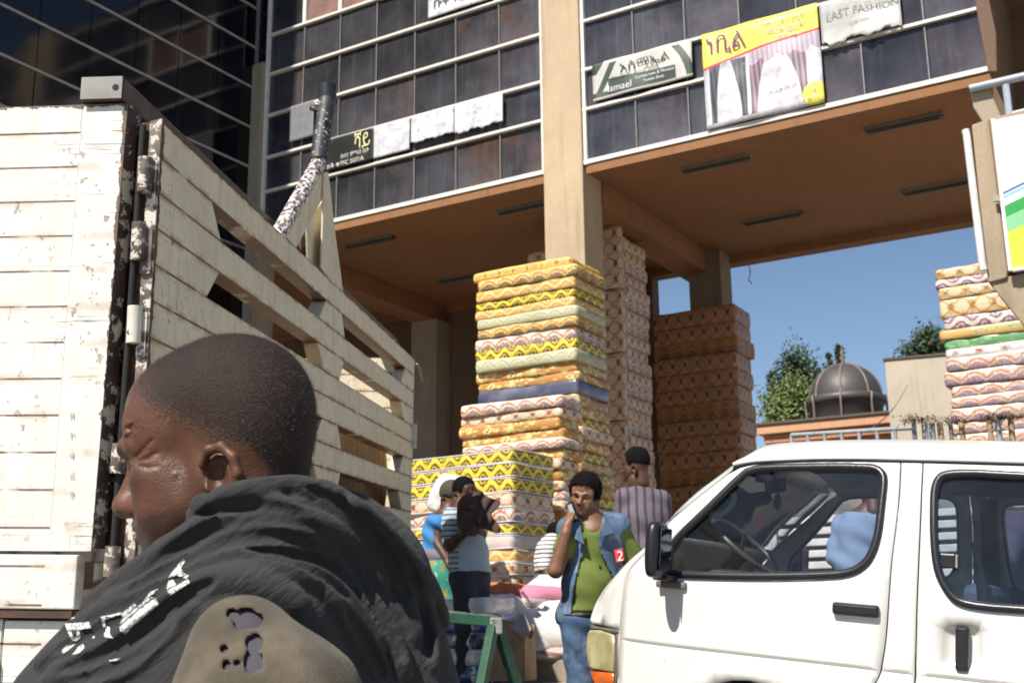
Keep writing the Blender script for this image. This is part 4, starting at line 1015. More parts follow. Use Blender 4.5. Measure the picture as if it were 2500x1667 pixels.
# ================================================================ concrete house front at the right, with its billboard
rb = empty('concrete_house', BM, label='brown concrete house with balcony rail above the billboard', cat='building')
QD = -1.6
def ob(x, y, d=QD): return onB(x, y, d)
def uz(a, b, t): return (a, t, b)
def slabpoly(name, pts, d0, d1, m, par=rb, bev=.01):
    q = [ob(x, y, d0) for x, y in pts]; q = [(v.x, v.z) for v in q]
    ar_ = sum(q[i][0]*q[(i+1) % len(q)][1]-q[(i+1) % len(q)][0]*q[i][1] for i in range(len(q)))
    if ar_ < 0: q = q[::-1]
    return MB().prism(q, d0, d1, uz).build(name, m, par, bev)
HC = m_concrete('speckled_brown_concrete', (.36, .28, .19), .3)
slabpoly('pillar', [(2372, 305), (2414, 290), (2460, 660), (2458, 678), (2412, 690)], QD, QD+.35, HC)
slabpoly('parapet', [(2414, 290), (2700, 215), (2700, 600), (2460, 662)], QD+.02, QD+.2, HC)
slabpoly('ledge', [(2412, 688), (2700, 612), (2700, 1150), (2600, 960), (2500, 795), (2440, 722)], QD+.03, QD+.6, HC)
dnp = [ob(2357, 318, QD-.03), ob(2360, 330, QD-.03), ob(2398, 640, QD-.03), ob(2402, 660, QD-.03)]
WPI = plain('white_pipe_paint', (.74, .71, .68), .4)
MB().tube([v for v in dnp], .032, 12).build('downpipe', WPI, rb)
RAIL = plain('blue_grey_rail_paint', (.34, .38, .44), .4)
ra, rb2 = ob(2368, 217, QD+.05), ob(2700, 140, QD+.05)
rl = MB().tube([ra, rb2], .034, 14).build('hand_rail', RAIL, rb)
MB().tube([ra+(rb2-ra)*.27, ra+(rb2-ra)*.27+Vector((.0, 0, -.35))], .03, 10, flat=.5).build('rail_post', RAIL, rl)
MB().tube([ra+(rb2-ra)*.75, ra+(rb2-ra)*.75+Vector((.0, 0, -.35))], .03, 10, flat=.5).build('rail_post', RAIL, rl)
slabpoly('rail_plinth', [(2470, 272), (2700, 215), (2700, 232), (2472, 290)], QD+.04, QD+.2, WPI)
v0 = ob(2372, 250, -.35)
slabpoly('balcony_wall', [(2425, -150), (2700, -230), (2700, 330), (2425, 290)], -.35, -.1, DARKC)
slabpoly('balcony_bracket', [(2370, 222), (2415, 215), (2450, 300), (2400, 300), (2376, 262)], QD+.1, QD+.3, CONC2)
slabpoly('upper_bracket', [(2362, -100), (2420, -100), (2432, 60), (2434, 175), (2412, 175), (2390, 60)], QD+.25, -.36, DARKC)
zc = ob(2400, -110, QD).z
box('added_shade_slab', (ob(2385, -110).x, QD-.3, zc), (v0.x+4, -.05, zc+.6), DARKC, rb)  # slab added above for shade; it and the balcony coloured dark as shaded
MB().box((ob(2420, 700).x, QD+.62, 1.0), (ob(2420, 700).x+4, QD+3.5, ob(2500, 780).z)).build('ground_floor', CONC2, rb) if 0 else None
def board(T):
    x, y, z = T.xyz(); u = x; v = z
    a = v-(.66+.34*u-.05*u*u); c = T.mix((.74, .73, .72), (.55, .66, .78), (v-1.2).ss(0, .75)*.6)
    c = T.mix(c, (.02, .10, .34), (a.abs() < .010)); b = a+.035; c = T.mix(c, (.25, .5, .72), b.abs() < .016)
    g = a+.14; c = T.mix(c, (.03, .30, .06), g < .03); c = T.mix(c, (.22, .50, .26), g < -.07); c = T.mix(c, (.52, .66, .05), g < -.20)
    e = ((u-.75)*(u-.75)+(v-.42)*(v-.42)).sqrt(); c = T.mix(c, (.66, .72, .12), e < .28); c = T.mix(c, (.52, .66, .05), e < .22)
    return {'Base Color': c}
bb0 = ob(2462, 662, QD-.06); bbt = ob(2411, 297, QD-.06)
bh = bbt.z-bb0.z
bil = empty('billboard', BM @ Matrix.Translation((bb0.x-.0, QD-.06, bb0.z)), label='white and green billboard with blue stripe on the concrete house', cat='billboard')
box('print_sheet', (0.03, 0, 0.02), (2.2, .03, bh), mat('billboard_print', fn=board, rough=.35), bil)
box('edge_frame', (-.0, -.012, 0), (.03, .04, bh+.01), WPI, bil, .004); box('edge_frame', (.031, -.012, -.01), (2.2, .04, .018), WPI, bil, .004)
box('clip', (-.05, -.01, bh*.46), (-.001, .02, bh*.46+.05), BARE, bil)

# ================================================================ things beyond the building
def place(x, y, Y): return atY(x, y, Y)
# domed building
DY = 34
ORW = m_concrete('orange_brown_wall', (.44, .21, .11), .15); ROOFD = plain('dark_roof_edge', (.09, .075, .06), .7); ORL = m_concrete('pale_orange_band', (.56, .30, .17), .12)
b0 = atY(1846, 1036, DY); b1 = min((atY(2171, 1005, DY*(.8+k*.002)) for k in range(150)), key=lambda p: abs(p.z-b0.z)); ud = Vector((b1.x-b0.x, b1.y-b0.y, 0)); bl_ = ud.length; ud.normalize()
dmb = empty('domed_building', frame((b0.x, b0.y, 0), ud, Vector((-ud.y, ud.x, 0)), Vector((0, 0, 1))), label='orange brown building with a dark ribbed dome', cat='building')
zt_ = b0.z
wl = box('wall', (.3, .3, -3), (bl_+3, 6, zt_-.55), ORW, dmb)
box('cornice', (0, 0, zt_-.30), (bl_+3, 6.3, zt_-.04), ORL, dmb, .02); box('cornice_step', (.15, .15, zt_-.56), (bl_+3, 6.2, zt_-.31), ORW, dmb, .02); box('roof_edge', (-.06, -.06, zt_-.035), (bl_+3, 6.4, zt_+.03), ROOFD, dmb)
for k in range(5):
    x = .9+k*1.35
    MB().prism([(x-.42, zt_-3.4), (x+.42, zt_-3.4)]+[(x+.42*math.cos(t), zt_-1.25+.42*math.sin(t)) for t in [math.pi*j/12 for j in range(13)]], .26, .32, lambda a, b, t: (a, t, b)).build('arch_window', DARKC, wl)
    MB().lathe([(.10, zt_-3.4), (.10, zt_-1.5), (.15, zt_-1.4), (.15, zt_-1.3)], 12, Matrix.Translation((x+.68, .2, 0))).build('pillar', ORL, wl)
dc = atY(2068, 1018, DY+1.5); dr = 88*(DY+1.5)/2917*1.02
DOME = mat('dark_metal_dome', fn=lambda T: {'Base Color': T.mix((.06, .052, .05), (.11, .095, .09), T.noise(3, 4)), 'Roughness': T.noise(9, 3)*.2+.42}, metal=.3)
RIBM = plain('grey_brown_rib', (.19, .14, .115), .5)
dome = empty('dome'); dome.parent = dmb; dome.matrix_parent_inverse = dmb.matrix_world.inverted(); dome.matrix_world = Matrix.Translation(dc)
prof = [(dr*.98, -.6), (dr*.98, .26), (dr*1.02, .28), (dr*1.02, .34)]
MB().lathe(prof, 40).build('drum', DOME, dome)
MB().lathe([(dr*1.0, .34), (dr*1.08, .36), (dr*1.08, .56), (dr*.99, .6)], 40).build('dome_rim', DOME, dome)
hd_ = 1.04
cap = [(dr*.97*math.cos(t), .58+hd_*math.sin(t)) for t in [math.pi/2*k/12 for k in range(13)]]
MB().lathe(cap, 48).build('dome_shell', DOME, dome)
for k in range(8):
    an = 2*math.pi*k/8+R(-67.5); ca, sa = math.cos(an), math.sin(an)
    MB().tube([(r*ca*1.01, r*sa*1.01, z) for r, z in [(dr*1.07, -.5), (dr*1.07, .3), (dr*1.1, .57)]+cap], .035, 6).build('rib', RIBM, dome)
zt2 = .58+hd_
MB().lathe([(.08, zt2-.05), (.045, zt2+.12), (.09, zt2+.2), (.035, zt2+.3), (.07, zt2+.37), (.02, zt2+.45), (0, zt2+.62)], 12).build('finial', RIBM, dome)
# pale block house
pb0, pb1 = atY(2160, 880, 25), min((atY(2292, 868, 25*(.8+k*.002)) for k in range(150)), key=lambda p: abs(p.z-atY(2160, 880, 25).z)); up_ = Vector((pb1.x-pb0.x, pb1.y-pb0.y, 0)); pl_ = up_.length; up_.normalize()
PALE = m_concrete('pale_plaster', (.50, .43, .34), .15)
ph_ = empty('pale_block_house', frame((pb0.x, pb0.y, 0), up_, Vector((-up_.y, up_.x, 0)), Vector((0, 0, 1))), label='plain pale plaster block beside the dome', cat='building')

box('wall', (0, 0, -2), (pl_+2.5, 4, pb0.z), PALE, ph_); box('coping', (-.03, -.03, pb0.z+.001), (pl_+2.5, 4, pb0.z+.05), ROOFD, ph_)
wa, wb = atY(2216, 940, 24), atY(2095, 1062, 15)
cab = MB().tube([wa+(wb-wa)*t-Vector((0, 0, .15*math.sin(math.pi*t))) for t in [k/10 for k in range(11)]], .01, 5).build('overhead_cable', ALUG); props(cab, label='thin grey cable running down from the pale block', cat='cable')
# railing behind the minibus
RLM = plain('pale_blue_grey_rail', (.30, .32, .33), .5); fy = 11.8
f0, f1 = atY(1932, 1062, fy), atY(2230, 1044, fy*.93)
rl0 = empty('white_railing', Matrix.Translation((f0.x, f0.y, PLZ)), label='pale metal railing behind the minibus roof', cat='railing')
dv_ = f1-f0
rail_ = MB().tube([Vector((0, 0, f0.z-PLZ)), dv_+Vector((0, 0, f0.z-PLZ))], .022, 8).build('rail', RLM, rl0)
MB().tube([Vector((0, 0, f0.z-PLZ-.9)), dv_+Vector((0, 0, f0.z-PLZ-.9))], .022, 8).build('rail', RLM, rl0)
for k in range(8): MB().tube([dv_*(k/7)+Vector((0, 0, -.2)), dv_*(k/7)+Vector((0, 0, f0.z-PLZ))], .019, 6).build('post', RLM, rl0)
# wooden posts with dry brush
WOODP = plain('pale_wood', (.40, .29, .17), .8, .25, 14); BRUSH = plain('dry_brush', (.17, .13, .09), .9, .3, 20)
for k, (px, kind) in enumerate(((2232, 0), (2262, 1), (2278, 1), (2300, 2), (2313, 0), (2350, 2), (2418, 2), (2440, 1), (2460, 2))):
    t_ = atY(px, 1026+random.uniform(-6, 8), 10.3); z0 = PLZ
    o = MB().tube([(0, 0, 0), (random.uniform(-.03, .03), 0, t_.z-z0)], .028 if kind else .02, 8).build('fence_post', [ALUG, RLM, WOODP][kind])
    o.matrix_world = Matrix.Translation((t_.x, t_.y, z0))
    props(o, label='%s post in the brush topped fence, %s from the dome side' % (['dark metal', 'blue grey', 'wooden'][kind], ['first', 'second', 'third', 'fourth', 'fifth', 'sixth', 'seventh', 'eighth', 'ninth'][k]), cat='post', group='posts of the brush topped fence')
for k, (px, py, n) in enumerate(((2236, 1022, 60), (2318, 1026, 40), (2440, 1016, 80))):
    c = atY(px, py, 10.3); mb = MB(); rnd = random.Random(k)
    for i in range(n*4):
        p = Vector((rnd.gauss(0, .08), rnd.gauss(0, .06), rnd.gauss(0, .018))); d = Vector((rnd.gauss(0, 1), rnd.gauss(0, 1), rnd.gauss(-.25, .3))).normalized()*rnd.uniform(.04, .09); w_ = d.cross(Vector((0, 0, 1))).normalized()*.006
        mb.add([p-w_, p+w_, p+d], [(0, 1, 2)])
    o = mb.build('dry_brush', BRUSH, fix=False); o['kind'] = 'stuff'; o.matrix_world = Matrix.Translation(c); props(o, label='clump of dry brown brush on the fence, %s from the dome side' % ['first', 'second', 'third'][k], cat='brush', group='brush clumps on the fence')
# red tiled roof bits at the foot of the dark stack
tl0 = atY(1838, 1052, 16.5)
tp = empty('tile_pile', Matrix.Translation((tl0.x, tl0.y, PLZ)), label='pile of grey brown roof tiles beside the dark brown stack', cat='tiles')
TIL = plain('grey_brown_tile', (.20, .16, .13), .85)
for k in range(22): MB().box((-.28+random.uniform(-.05, .05), -.2, k*.09), (.26+random.uniform(-.05, .05), .2, k*.09+.07)).build('tile', TIL, tp, .01)
# trees
LEAF = [mat('leaf_%s' % n, fn=(lambda a, b: lambda T: {'Base Color': T.mix(a, b, T.noise(2.2, 3)), 'Roughness': .6})(a, b)) for n, a, b in (('dark_green', (.022, .045, .016), (.05, .08, .025)), ('olive_green', (.09, .13, .03), (.17, .21, .06)))]
BARK = plain('tree_bark', (.10, .075, .05), .9)
def tree(px, top, bot, Y, wpx, m, label, seed, conical=False, n=2600, ls=.11):
    rnd = random.Random(seed); T0 = atY(px, top, Y); B0 = atY(px, bot, Y); H = T0.z-B0.z; Wd = wpx*Y/2917
    t = empty('tree', Matrix.Translation((T0.x, T0.y, -2)), label=label, cat='tree')
    zb = B0.z+2; zt = T0.z+2
    MB().tube([(0, 0, 0), (.05, 0, zb), (0, .05, zb+H*.6), (0, 0, zt-.1*H)], [.22, .18, .10, .03], 8).build('trunk', BARK, t)
    for k in range(5):
        a = rnd.uniform(0, 6.28); z = zb+H*rnd.uniform(.1, .6); MB().tube([(0, 0, z), (math.cos(a)*Wd*.3, math.sin(a)*Wd*.3, z+H*.15)], [.06, .02], 6).build('limb', BARK, t)
    clumps = []
    for k in range(26):
        h = rnd.random(); r = (1-h)*.5+.06 if conical else math.sin(math.pi*min(1, h*.8+.2))*.5
        a = rnd.uniform(0, 6.28); rr = Wd*r*math.sqrt(rnd.random()); clumps.append((Vector((math.cos(a)*rr, math.sin(a)*rr, zb+h*H*.93)), Wd*rnd.uniform(.07, .15)*(1.3 if not conical else .9), Wd*rnd.uniform(.08, .2)))
    vs = []; fs = []
    for i in range(n):
        c, s, sz = rnd.choice(clumps); p = c+Vector((rnd.gauss(0, s), rnd.gauss(0, s), rnd.gauss(0, sz)))
        d = Vector((rnd.gauss(0, 1), rnd.gauss(0, 1), rnd.gauss(0, .8))).normalized(); e = d.orthogonal().normalized()
        l = ls*rnd.uniform(.6, 1.3); b = len(vs); vs += [p-e*l*.4, p+d*l*.6, p+e*l*.4, p-d*l*.6]; fs.append((b, b+1, b+2, b+3))
    MB().add(vs, fs).build('crown', m, t, fix=False)
tree(1945, 868, 1035, 40, 130, LEAF[0], 'dark green bushy tree left of the dome', 1, n=7000, ls=.12)
tree(1885, 905, 1040, 41, 50, LEAF[0], 'thin dark tree nearest the dark brown stack', 2, True, 2200, .11)
tree(1940, 945, 1045, 37, 150, LEAF[1], 'pale olive green shrub tree below the dark one', 3, n=5200, ls=.10)
tree(2021, 858, 935, 60, 28, LEAF[0], 'slim dark cypress left of the finial', 4, True, 1400, .13)
tree(2047, 845, 935, 62, 42, LEAF[0], 'broader dark cypress directly behind the finial', 5, True, 2400, .13)
tree(2262, 806, 905, 30, 105, LEAF[0], 'dark green tree rising behind the pale block', 6, n=3600, ls=.10)
# low pale wall with slatted shutter seen through the minibus
sh0 = atY(1985, 1258, 9.7); shd = Vector((.858, -.5135, 0))
shu = empty('slatted_shutter', frame((sh0.x, sh0.y, PZ), shd, Vector((.5135, .858, 0)), Vector((0, 0, 1))), label='white horizontal slatted shutter seen through the minibus window', cat='shutter')
SHW = plain('white_slat_paint', (.70, .67, .62), .5)
hs = sh0.z-PZ
box('backing', (-.3, .05, 0), (3.2, .09, hs), DARKC, shu)
for k in range(16): MB().box((-.3, 0, hs-.06-k*.09), (3.2, .03, hs-.005-k*.09)).build('slat', SHW, shu, .006)
box('jamb', (-.45, -.02, 0), (-.31, .1, hs+.02), SHW, shu)
tp2 = empty('grey_tarpaulin', frame((sh0.x, sh0.y, PZ), shd, Vector((.5135, .858, 0)), Vector((0, 0, 1))), label='grey draped tarpaulin above the slatted shutter', cat='tarpaulin')
vs = []; nx = 30
for j in range(9):
    for i in range(nx+1):
        x = -.9+i*.13; z = hs-.02+.36*j/8; vs.append((x, .2+.06*math.sin(x*11+j*.5)+.04*math.sin(x*23), z-.03*math.sin(x*4)))
MB().add(vs, [(j*(nx+1)+i, j*(nx+1)+i+1, (j+1)*(nx+1)+i+1, (j+1)*(nx+1)+i) for j in range(8) for i in range(nx)], True).build('cloth', plain('grey_brown_tarp', (.26, .23, .20), .8, .2), tp2, fix=False)
yb = atY(2110, 1190, 8.35); yo = box('yellow_crate', (0, 0, 0), (.26, .2, .26), plain('yellow_orange_plastic', (.62, .32, .05), .5), None, .01); yo.matrix_world = frame(tuple(atY(2068, 1250, 9.75)), shd, Vector((.5135, .858, 0)), Vector((0, 0, 1)))
props(yo, label='yellow orange crate seen through the minibus window', cat='crate')
# ================================================================ implicit surfaces for people and cloth
class Field:
    def __init__(s, lo, hi, h):
        s.lo = np.array(lo, float); s.h = h; s.n = np.ceil((np.array(hi)-s.lo)/h).astype(int)+1
        s.ax = [(s.lo[i]+h*np.arange(s.n[i])).astype(np.float32) for i in range(3)]
        s.v = np.full(s.n, .25, np.float32)
    def _sl(s, a, b, pad):
        i0 = np.maximum(((np.array(a)-pad-s.lo)/s.h).astype(int), 0); i1 = np.minimum(((np.array(b)+pad-s.lo)/s.h).astype(int)+2, s.n)
        if (i1 <= i0).any(): return None
        sl = tuple(slice(i0[k], i1[k]) for k in range(3))
        g = [s.ax[0][sl[0]][:, None, None], s.ax[1][sl[1]][None, :, None], s.ax[2][sl[2]][None, None, :]]
        return sl, g
    def _mix(s, sl, d, k, sub):
        a = s.v[sl]
        if sub: a = -a
        if k > 0:
            t = np.clip(.5+.5*(d-a)/k, 0, 1); r = d*(1-t)+a*t-k*t*(1-t)
        else: r = np.minimum(a, d)
        s.v[sl] = -r if sub else r
    def cone(s, a, b, ra, rb=None, k=.01, sub=False):
        rb = ra if rb is None else rb; a = np.array(a, float); b = np.array(b, float); m = max(ra, rb)
        q = s._sl(np.minimum(a, b), np.maximum(a, b), m+max(k*1.5, s.h*3)+.02)
        if q is None: return s
        sl, (X, Y, Z) = q; d = b-a; L2 = max(1e-9, (d*d).sum())
        t = np.clip(((X-a[0])*d[0]+(Y-a[1])*d[1]+(Z-a[2])*d[2])/L2, 0, 1)
        r = np.sqrt((X-a[0]-t*d[0])**2+(Y-a[1]-t*d[1])**2+(Z-a[2]-t*d[2])**2)-(ra+(rb-ra)*t)
        s._mix(sl, r.astype(np.float32), k, sub); return s
    def chain(s, pts, rs, k=.01):
        if not hasattr(rs, '__len__'): rs = [rs]*len(pts)
        for i in range(len(pts)-1): s.cone(pts[i], pts[i+1], rs[i], rs[i+1], k)
        return s
    def ell(s, c, r, k=.01, sub=False, rot=None):
        c = np.array(c, float); r = np.array(r, float)
        ext = r if rot is None else np.full(3, r.max())
        q = s._sl(c-ext, c+ext, max(k*1.5, s.h*3)+.02)
        if q is None: return s
        sl, (X, Y, Z) = q; P_ = [X-c[0], Y-c[1], Z-c[2]]
        if rot is not None:
            Rm = np.array(rot); P_ = [P_[0]*Rm[0, j]+P_[1]*Rm[1, j]+P_[2]*Rm[2, j] for j in range(3)]
        k0 = np.sqrt((P_[0]/r[0])**2+(P_[1]/r[1])**2+(P_[2]/r[2])**2); k1 = np.sqrt((P_[0]/r[0]**2)**2+(P_[1]/r[1]**2)**2+(P_[2]/r[2]**2)**2)+1e-9
        s._mix(sl, (k0*(k0-1)/k1).astype(np.float32), k, sub); return s
    def cut(s, axis, val, keep_above=True):
        A_ = s.ax[axis].reshape([-1 if i == axis else 1 for i in range(3)]); s.v = np.maximum(s.v, (val-A_) if keep_above else (A_-val)).astype(np.float32); return s
    def sample(s, P_):
        g = (P_-s.lo)/s.h; i = np.clip(np.floor(g).astype(int), 0, s.n-2); f = np.clip(g-i, 0, 1); out = 0
        for c in range(8):
            o = [(c >> k) & 1 for k in range(3)]; w_ = np.prod([f[:, k] if o[k] else 1-f[:, k] for k in range(3)], axis=0)
            out = out+w_*s.v[i[:, 0]+o[0], i[:, 1]+o[1], i[:, 2]+o[2]]
        return out
    def mesh(s):
        v = s.v; ins = v < 0; n = s.n
        c = np.zeros(n-1, np.uint8)
        for k in range(8):
            o = [(k >> j) & 1 for j in range(3)]; c += ins[o[0]:n[0]-1+o[0], o[1]:n[1]-1+o[1], o[2]:n[2]-1+o[2]]
        idx = np.argwhere((c > 0) & (c < 8)); m = len(idx)
        ids = np.full(n-1, -1, np.int32); ids[idx[:, 0], idx[:, 1], idx[:, 2]] = np.arange(m)
        cor = [((k >> 0) & 1, (k >> 1) & 1, (k >> 2) & 1) for k in range(8)]
        cv = np.stack([v[idx[:, 0]+o[0], idx[:, 1]+o[1], idx[:, 2]+o[2]] for o in cor], 1)
        acc = np.zeros((m, 3)); cnt = np.zeros(m)
        for a in range(8):
            for b in range(a+1, 8):
                if sum(cor[a][j] != cor[b][j] for j in range(3)) != 1: continue
                x = (cv[:, a] < 0) != (cv[:, b] < 0); t = np.where(x, cv[:, a]/(cv[:, a]-cv[:, b]+1e-12), 0)
                for j in range(3): acc[:, j] += np.where(x, cor[a][j]+t*(cor[b][j]-cor[a][j]), 0)
                cnt += x
        P_ = s.lo+s.h*(idx+acc/np.maximum(cnt, 1)[:, None]); F_ = []
        for ax in range(3):
            u, w_ = [k for k in range(3) if k != ax]
            sl0 = [slice(None)]*3; sl1 = [slice(None)]*3; sl0[ax] = slice(0, -1); sl1[ax] = slice(1, None)
            e = np.argwhere(ins[tuple(sl0)] != ins[tuple(sl1)]); e = e[(e[:, u] > 0) & (e[:, w_] > 0) & (e[:, u] < n[u]-1) & (e[:, w_] < n[w_]-1)]
            if not len(e): continue
            def cid(du, dw):
                q = e.copy(); q[:, u] += du; q[:, w_] += dw; return ids[q[:, 0], q[:, 1], q[:, 2]]
            Q = np.stack([cid(-1, -1), cid(0, -1), cid(0, 0), cid(-1, 0)], 1); flip = ins[e[:, 0], e[:, 1], e[:, 2]]
            if ax == 1: flip = ~flip
            Q[~flip] = Q[~flip][:, ::-1]; F_.append(Q[(Q >= 0).all(1)])
        return P_, np.concatenate(F_)
def biggest(P_, Q):
    lab = np.arange(len(P_))
    while True:
        m = lab[Q].min(1); new = lab.copy(); np.minimum.at(new, Q.ravel(), np.repeat(m, 4)); new = new[new]
        if (new == lab).all(): break
        lab = new
    u, c = np.unique(lab[Q[:, 0]], return_counts=True); k = lab[Q[:, 0]] == u[c.argmax()]; Q = Q[k]
    used = np.unique(Q); mp_ = np.full(len(P_), -1); mp_[used] = np.arange(len(used)); return P_[used], mp_[Q]
def field_obj(name, F_, m, parent=None, relax=1, attrs=None, drop=None, M=None, one=False):
    P_, Q = F_.mesh()
    if one: P_, Q = biggest(P_, Q)
    for _ in range(relax):
        S = np.zeros_like(P_); C_ = np.zeros(len(P_))
        for k in range(4):
            np.add.at(S, Q[:, k], P_[Q[:, (k+1) % 4]]); np.add.at(C_, Q[:, k], 1); np.add.at(S, Q[:, (k+1) % 4], P_[Q[:, k]]); np.add.at(C_, Q[:, (k+1) % 4], 1)
        P_ = P_*.5+.5*S/np.maximum(C_, 1)[:, None]
    if drop is not None: Q = Q[~drop(P_[Q].mean(1))]
    me = bpy.data.meshes.new(name); me.vertices.add(len(P_)); me.vertices.foreach_set('co', P_.astype(np.float32).ravel())
    me.loops.add(len(Q)*4); me.loops.foreach_set('vertex_index', Q.astype(np.int32).ravel())
    me.polygons.add(len(Q)); me.polygons.foreach_set('loop_start', np.arange(0, len(Q)*4, 4, dtype=np.int32)); me.polygons.foreach_set('loop_total', np.full(len(Q), 4, np.int32))
    me.update(calc_edges=True); me.validate(); me.polygons.foreach_set('use_smooth', np.ones(len(me.polygons), bool))
    for k, fn in (attrs or {}).items():
        a = me.attributes.new(k, 'FLOAT', 'POINT'); a.data.foreach_set('value', fn(P_).astype(np.float32))
    return link(name, me, m, parent, M)
# ---- skin, hair, cloth
def m_skin(name, dark, lite, hair=(.012, .010, .009), rough=.46):
    def fn(T):
        o = T.coord(); n = T.noise(26, 4, o, .6); b = T.noise(420, 2, o)
        c = T.ramp(T.noise(14, 3, o)*.6+n*.4, [(.3, dark), (.7, lite)])
        h = T.attr('hair'); sp = T.noise(520, 3, o, .7)
        k = (h*.9+(sp-.5)*2.6*(h.ss(.02, .2))+(T.noise(60, 3, o)-.5)*.4*h.ss(.02, .3)).ss(.2, .85)
        c = T.mix(c, hair, k*.88)
        beard = T.attr('beard'); c = T.mix(c, tuple(q*.3 for q in dark), (beard+(T.noise(700, 2, o)-.5)*1.2*beard.ss(.05, .2)).ss(.35, .8)*.75)
        br = T.attr('brow'); c = T.mix(c, (.010, .008, .007), (br+(T.noise(600, 2, o)-.5)*.8*br.ss(.05, .3)).ss(.3, .8)*.85); ey = T.attr('eye'); c = T.mix(c, (.006, .004, .004), ey*.92)
        lip = T.attr('lip'); c = T.mix(c, (.10, .035, .03), lip*.6)
        return {'Base Color': c, 'Roughness': n*.15+rough-.05+k*.2, 'Specular IOR Level': .45-h*.2, 'Normal': T.bump(b+T.noise(130, 3, o)*.8+sp*k*1.2, .5, .0012), 'Subsurface Weight': .03}
    return mat(name, dark, rough, fn=fn, **{'Subsurface Radius': (.01, .004, .002)})
def m_cloth(name, col, var=.18, sc=9, weave=700, stripes=None, rough=.85, sheen=.0, bump=.4):
    def fn(T):
        x, y, z = T.xyz(); o = T.coord(); n = T.noise(sc, 4, o, .6); wv = T.noise(1, 2, T.vec(x*weave, y*weave, z*weave*.6))
        c = T.mix(tuple(k*(1-var) for k in col), tuple(k*(1+var) for k in col), n)
        if stripes: c = stripes(T, c, x, y, z)
        c = T.mix(c, tuple(k*.6 for k in col), wv.ss(.45, .7)*.35) if not stripes else c
        return {'Base Color': c, 'Normal': T.bump(wv*.4+n, bump, .004), 'Sheen Weight': sheen, 'Sheen Roughness': .6}
    return mat(name, col, rough, fn=fn)
# ================================================================ the man in the dark shawl, close to the camera
MY = 1.27
hc = atY(535, 1090, MY)                                    # centre of the head
fwd = Vector((-math.cos(R(10)), math.sin(R(10)), 0)); fwd = (fwd*math.cos(R(12))+Vector((0, 0, -1))*math.sin(R(12))).normalized()
lft = Vector((0, 0, 1)).cross(fwd).normalized(); uph = fwd.cross(lft)
HM = frame(hc, fwd, lft, uph) @ Matrix.Scale(.935, 4)
man = empty('person', Matrix.Translation((hc.x+.1, hc.y+.05, street_z(hc.x, hc.y))), label='close-cropped person in dark grey shawl facing the truck, nearest the camera', cat='person')
def head_field(h=.0023):
    F_ = Field((-.125, -.10, -.20), (.14, .105, .145), h)
    F_.ell((-.014, 0, .040), (.103, .077, .088), .02).ell((-.05, 0, .012), (.055, .066, .06), .03).ell((.046, 0, .045), (.052, .063, .06), .03)
    F_.ell((.042, 0, -.035), (.050, .057, .078), .03).ell((.045, 0, -.085), (.042, .042, .03), .03)
    F_.cone((-.030, 0, -.03), (-.040, 0, -.155), .060, .058, .04)
    for s in (1, -1):
        F_.cone((-.008, .054*s, -.05), (.07, .024*s, -.103), .019, .017, .025)
        F_.chain([(.097, .007*s, .011), (.0925, .030*s, .0165), (.077, .051*s, .011)], [.011, .0125, .0095], .010)
        F_.ell((.060, .048*s, -.024), (.026, .02, .018), .025)
        F_.ell((.052, .042*s, -.056), (.034, .024, .036), .025)
        F_.ell((.052, .060*s, .03), (.03, .012, .03), .02)
        F_.ell((.096, .036*s, -.008), (.0185, .021, .0125), .010, True)
        F_.ell((.0745, .033*s, -.007), (.0125, .0135, .0125), .003)
        F_.chain([(.088, .019*s, -.003), (.0895, .034*s, .0005), (.081, .050*s, -.005)], [.0042, .0044, .0036], .004)
        F_.chain([(.0865, .021*s, -.012), (.0865, .034*s, -.0155), (.079, .049*s, -.011)], [.0038, .0040, .0034], .005)
        F_.ell((.104, .0145*s, -.046), (.013, .0095, .0095), .007)
        F_.ell((.112, .008*s, -.053), (.006, .0045, .004), .003, True)
        F_.cone((.088, .024*s, -.035), (.078, .036*s, -.066), .006, .006, .02)
    F_.cone((.096, 0, .006), (.119, 0, -.036), .0095, .0135, .014).ell((.122, 0, -.041), (.014, .0145, .0125), .01)
    F_.ell((.084, 0, -.072), (.024, .028, .026), .02).ell((.087, 0, -.108), (.020, .022, .018), .018)
    F_.cone((.098, .020, -.0695), (.1085, 0, -.0665), .0050, .0072, .005).cone((.098, -.020, -.0695), (.1085, 0, -.0665), .0050, .0072, .005)
    F_.cone((.097, .018, -.0775), (.105, 0, -.0815), .0050, .0080, .005).cone((.097, -.018, -.0775), (.105, 0, -.0815), .0050, .0080, .005)
    F_.cone((.060, .057, .026), (.072, .054, .022), .003, .003, .006).cone((.076, .050, .018), (.084, .044, .016), .003, .002, .006)     # scar by the brow
    for s in (1, -1):                                           # ears
        e = lambda x, y, z: (x-.026, (.0690+y)*s, z-.056)
        F_.ell(e(-.004, .004, .0), (.021, .0065, .030), .006)
        F_.chain([e(.012, .006, .008), e(.015, .011, .022), e(.004, .016, .034), e(-.012, .019, .033), e(-.024, .021, .018), e(-.025, .020, .0), e(-.018, .016, -.016), e(-.006, .012, -.027)], [.0035, .0048, .0054, .0056, .0056, .0053, .005, .0048], .004)
        F_.chain([e(-.016, .013, .010), e(-.016, .013, -.006), e(-.006, .011, -.018)], .0045, .006)
        F_.ell(e(.001, .010, -.032), (.0095, .0055, .010), .006).ell(e(.014, .008, -.004), (.0045, .0045, .0075), .004)
        F_.ell(e(.003, .016, .006), (.0125, .0155, .0195), .004, True)
    return F_
F_ = head_field(.0019)
def surf_y(x, z, y=.10):
    while y > 0 and F_.sample(np.array([[x, y, z]]))[0] > 0: y -= .0008
    return y
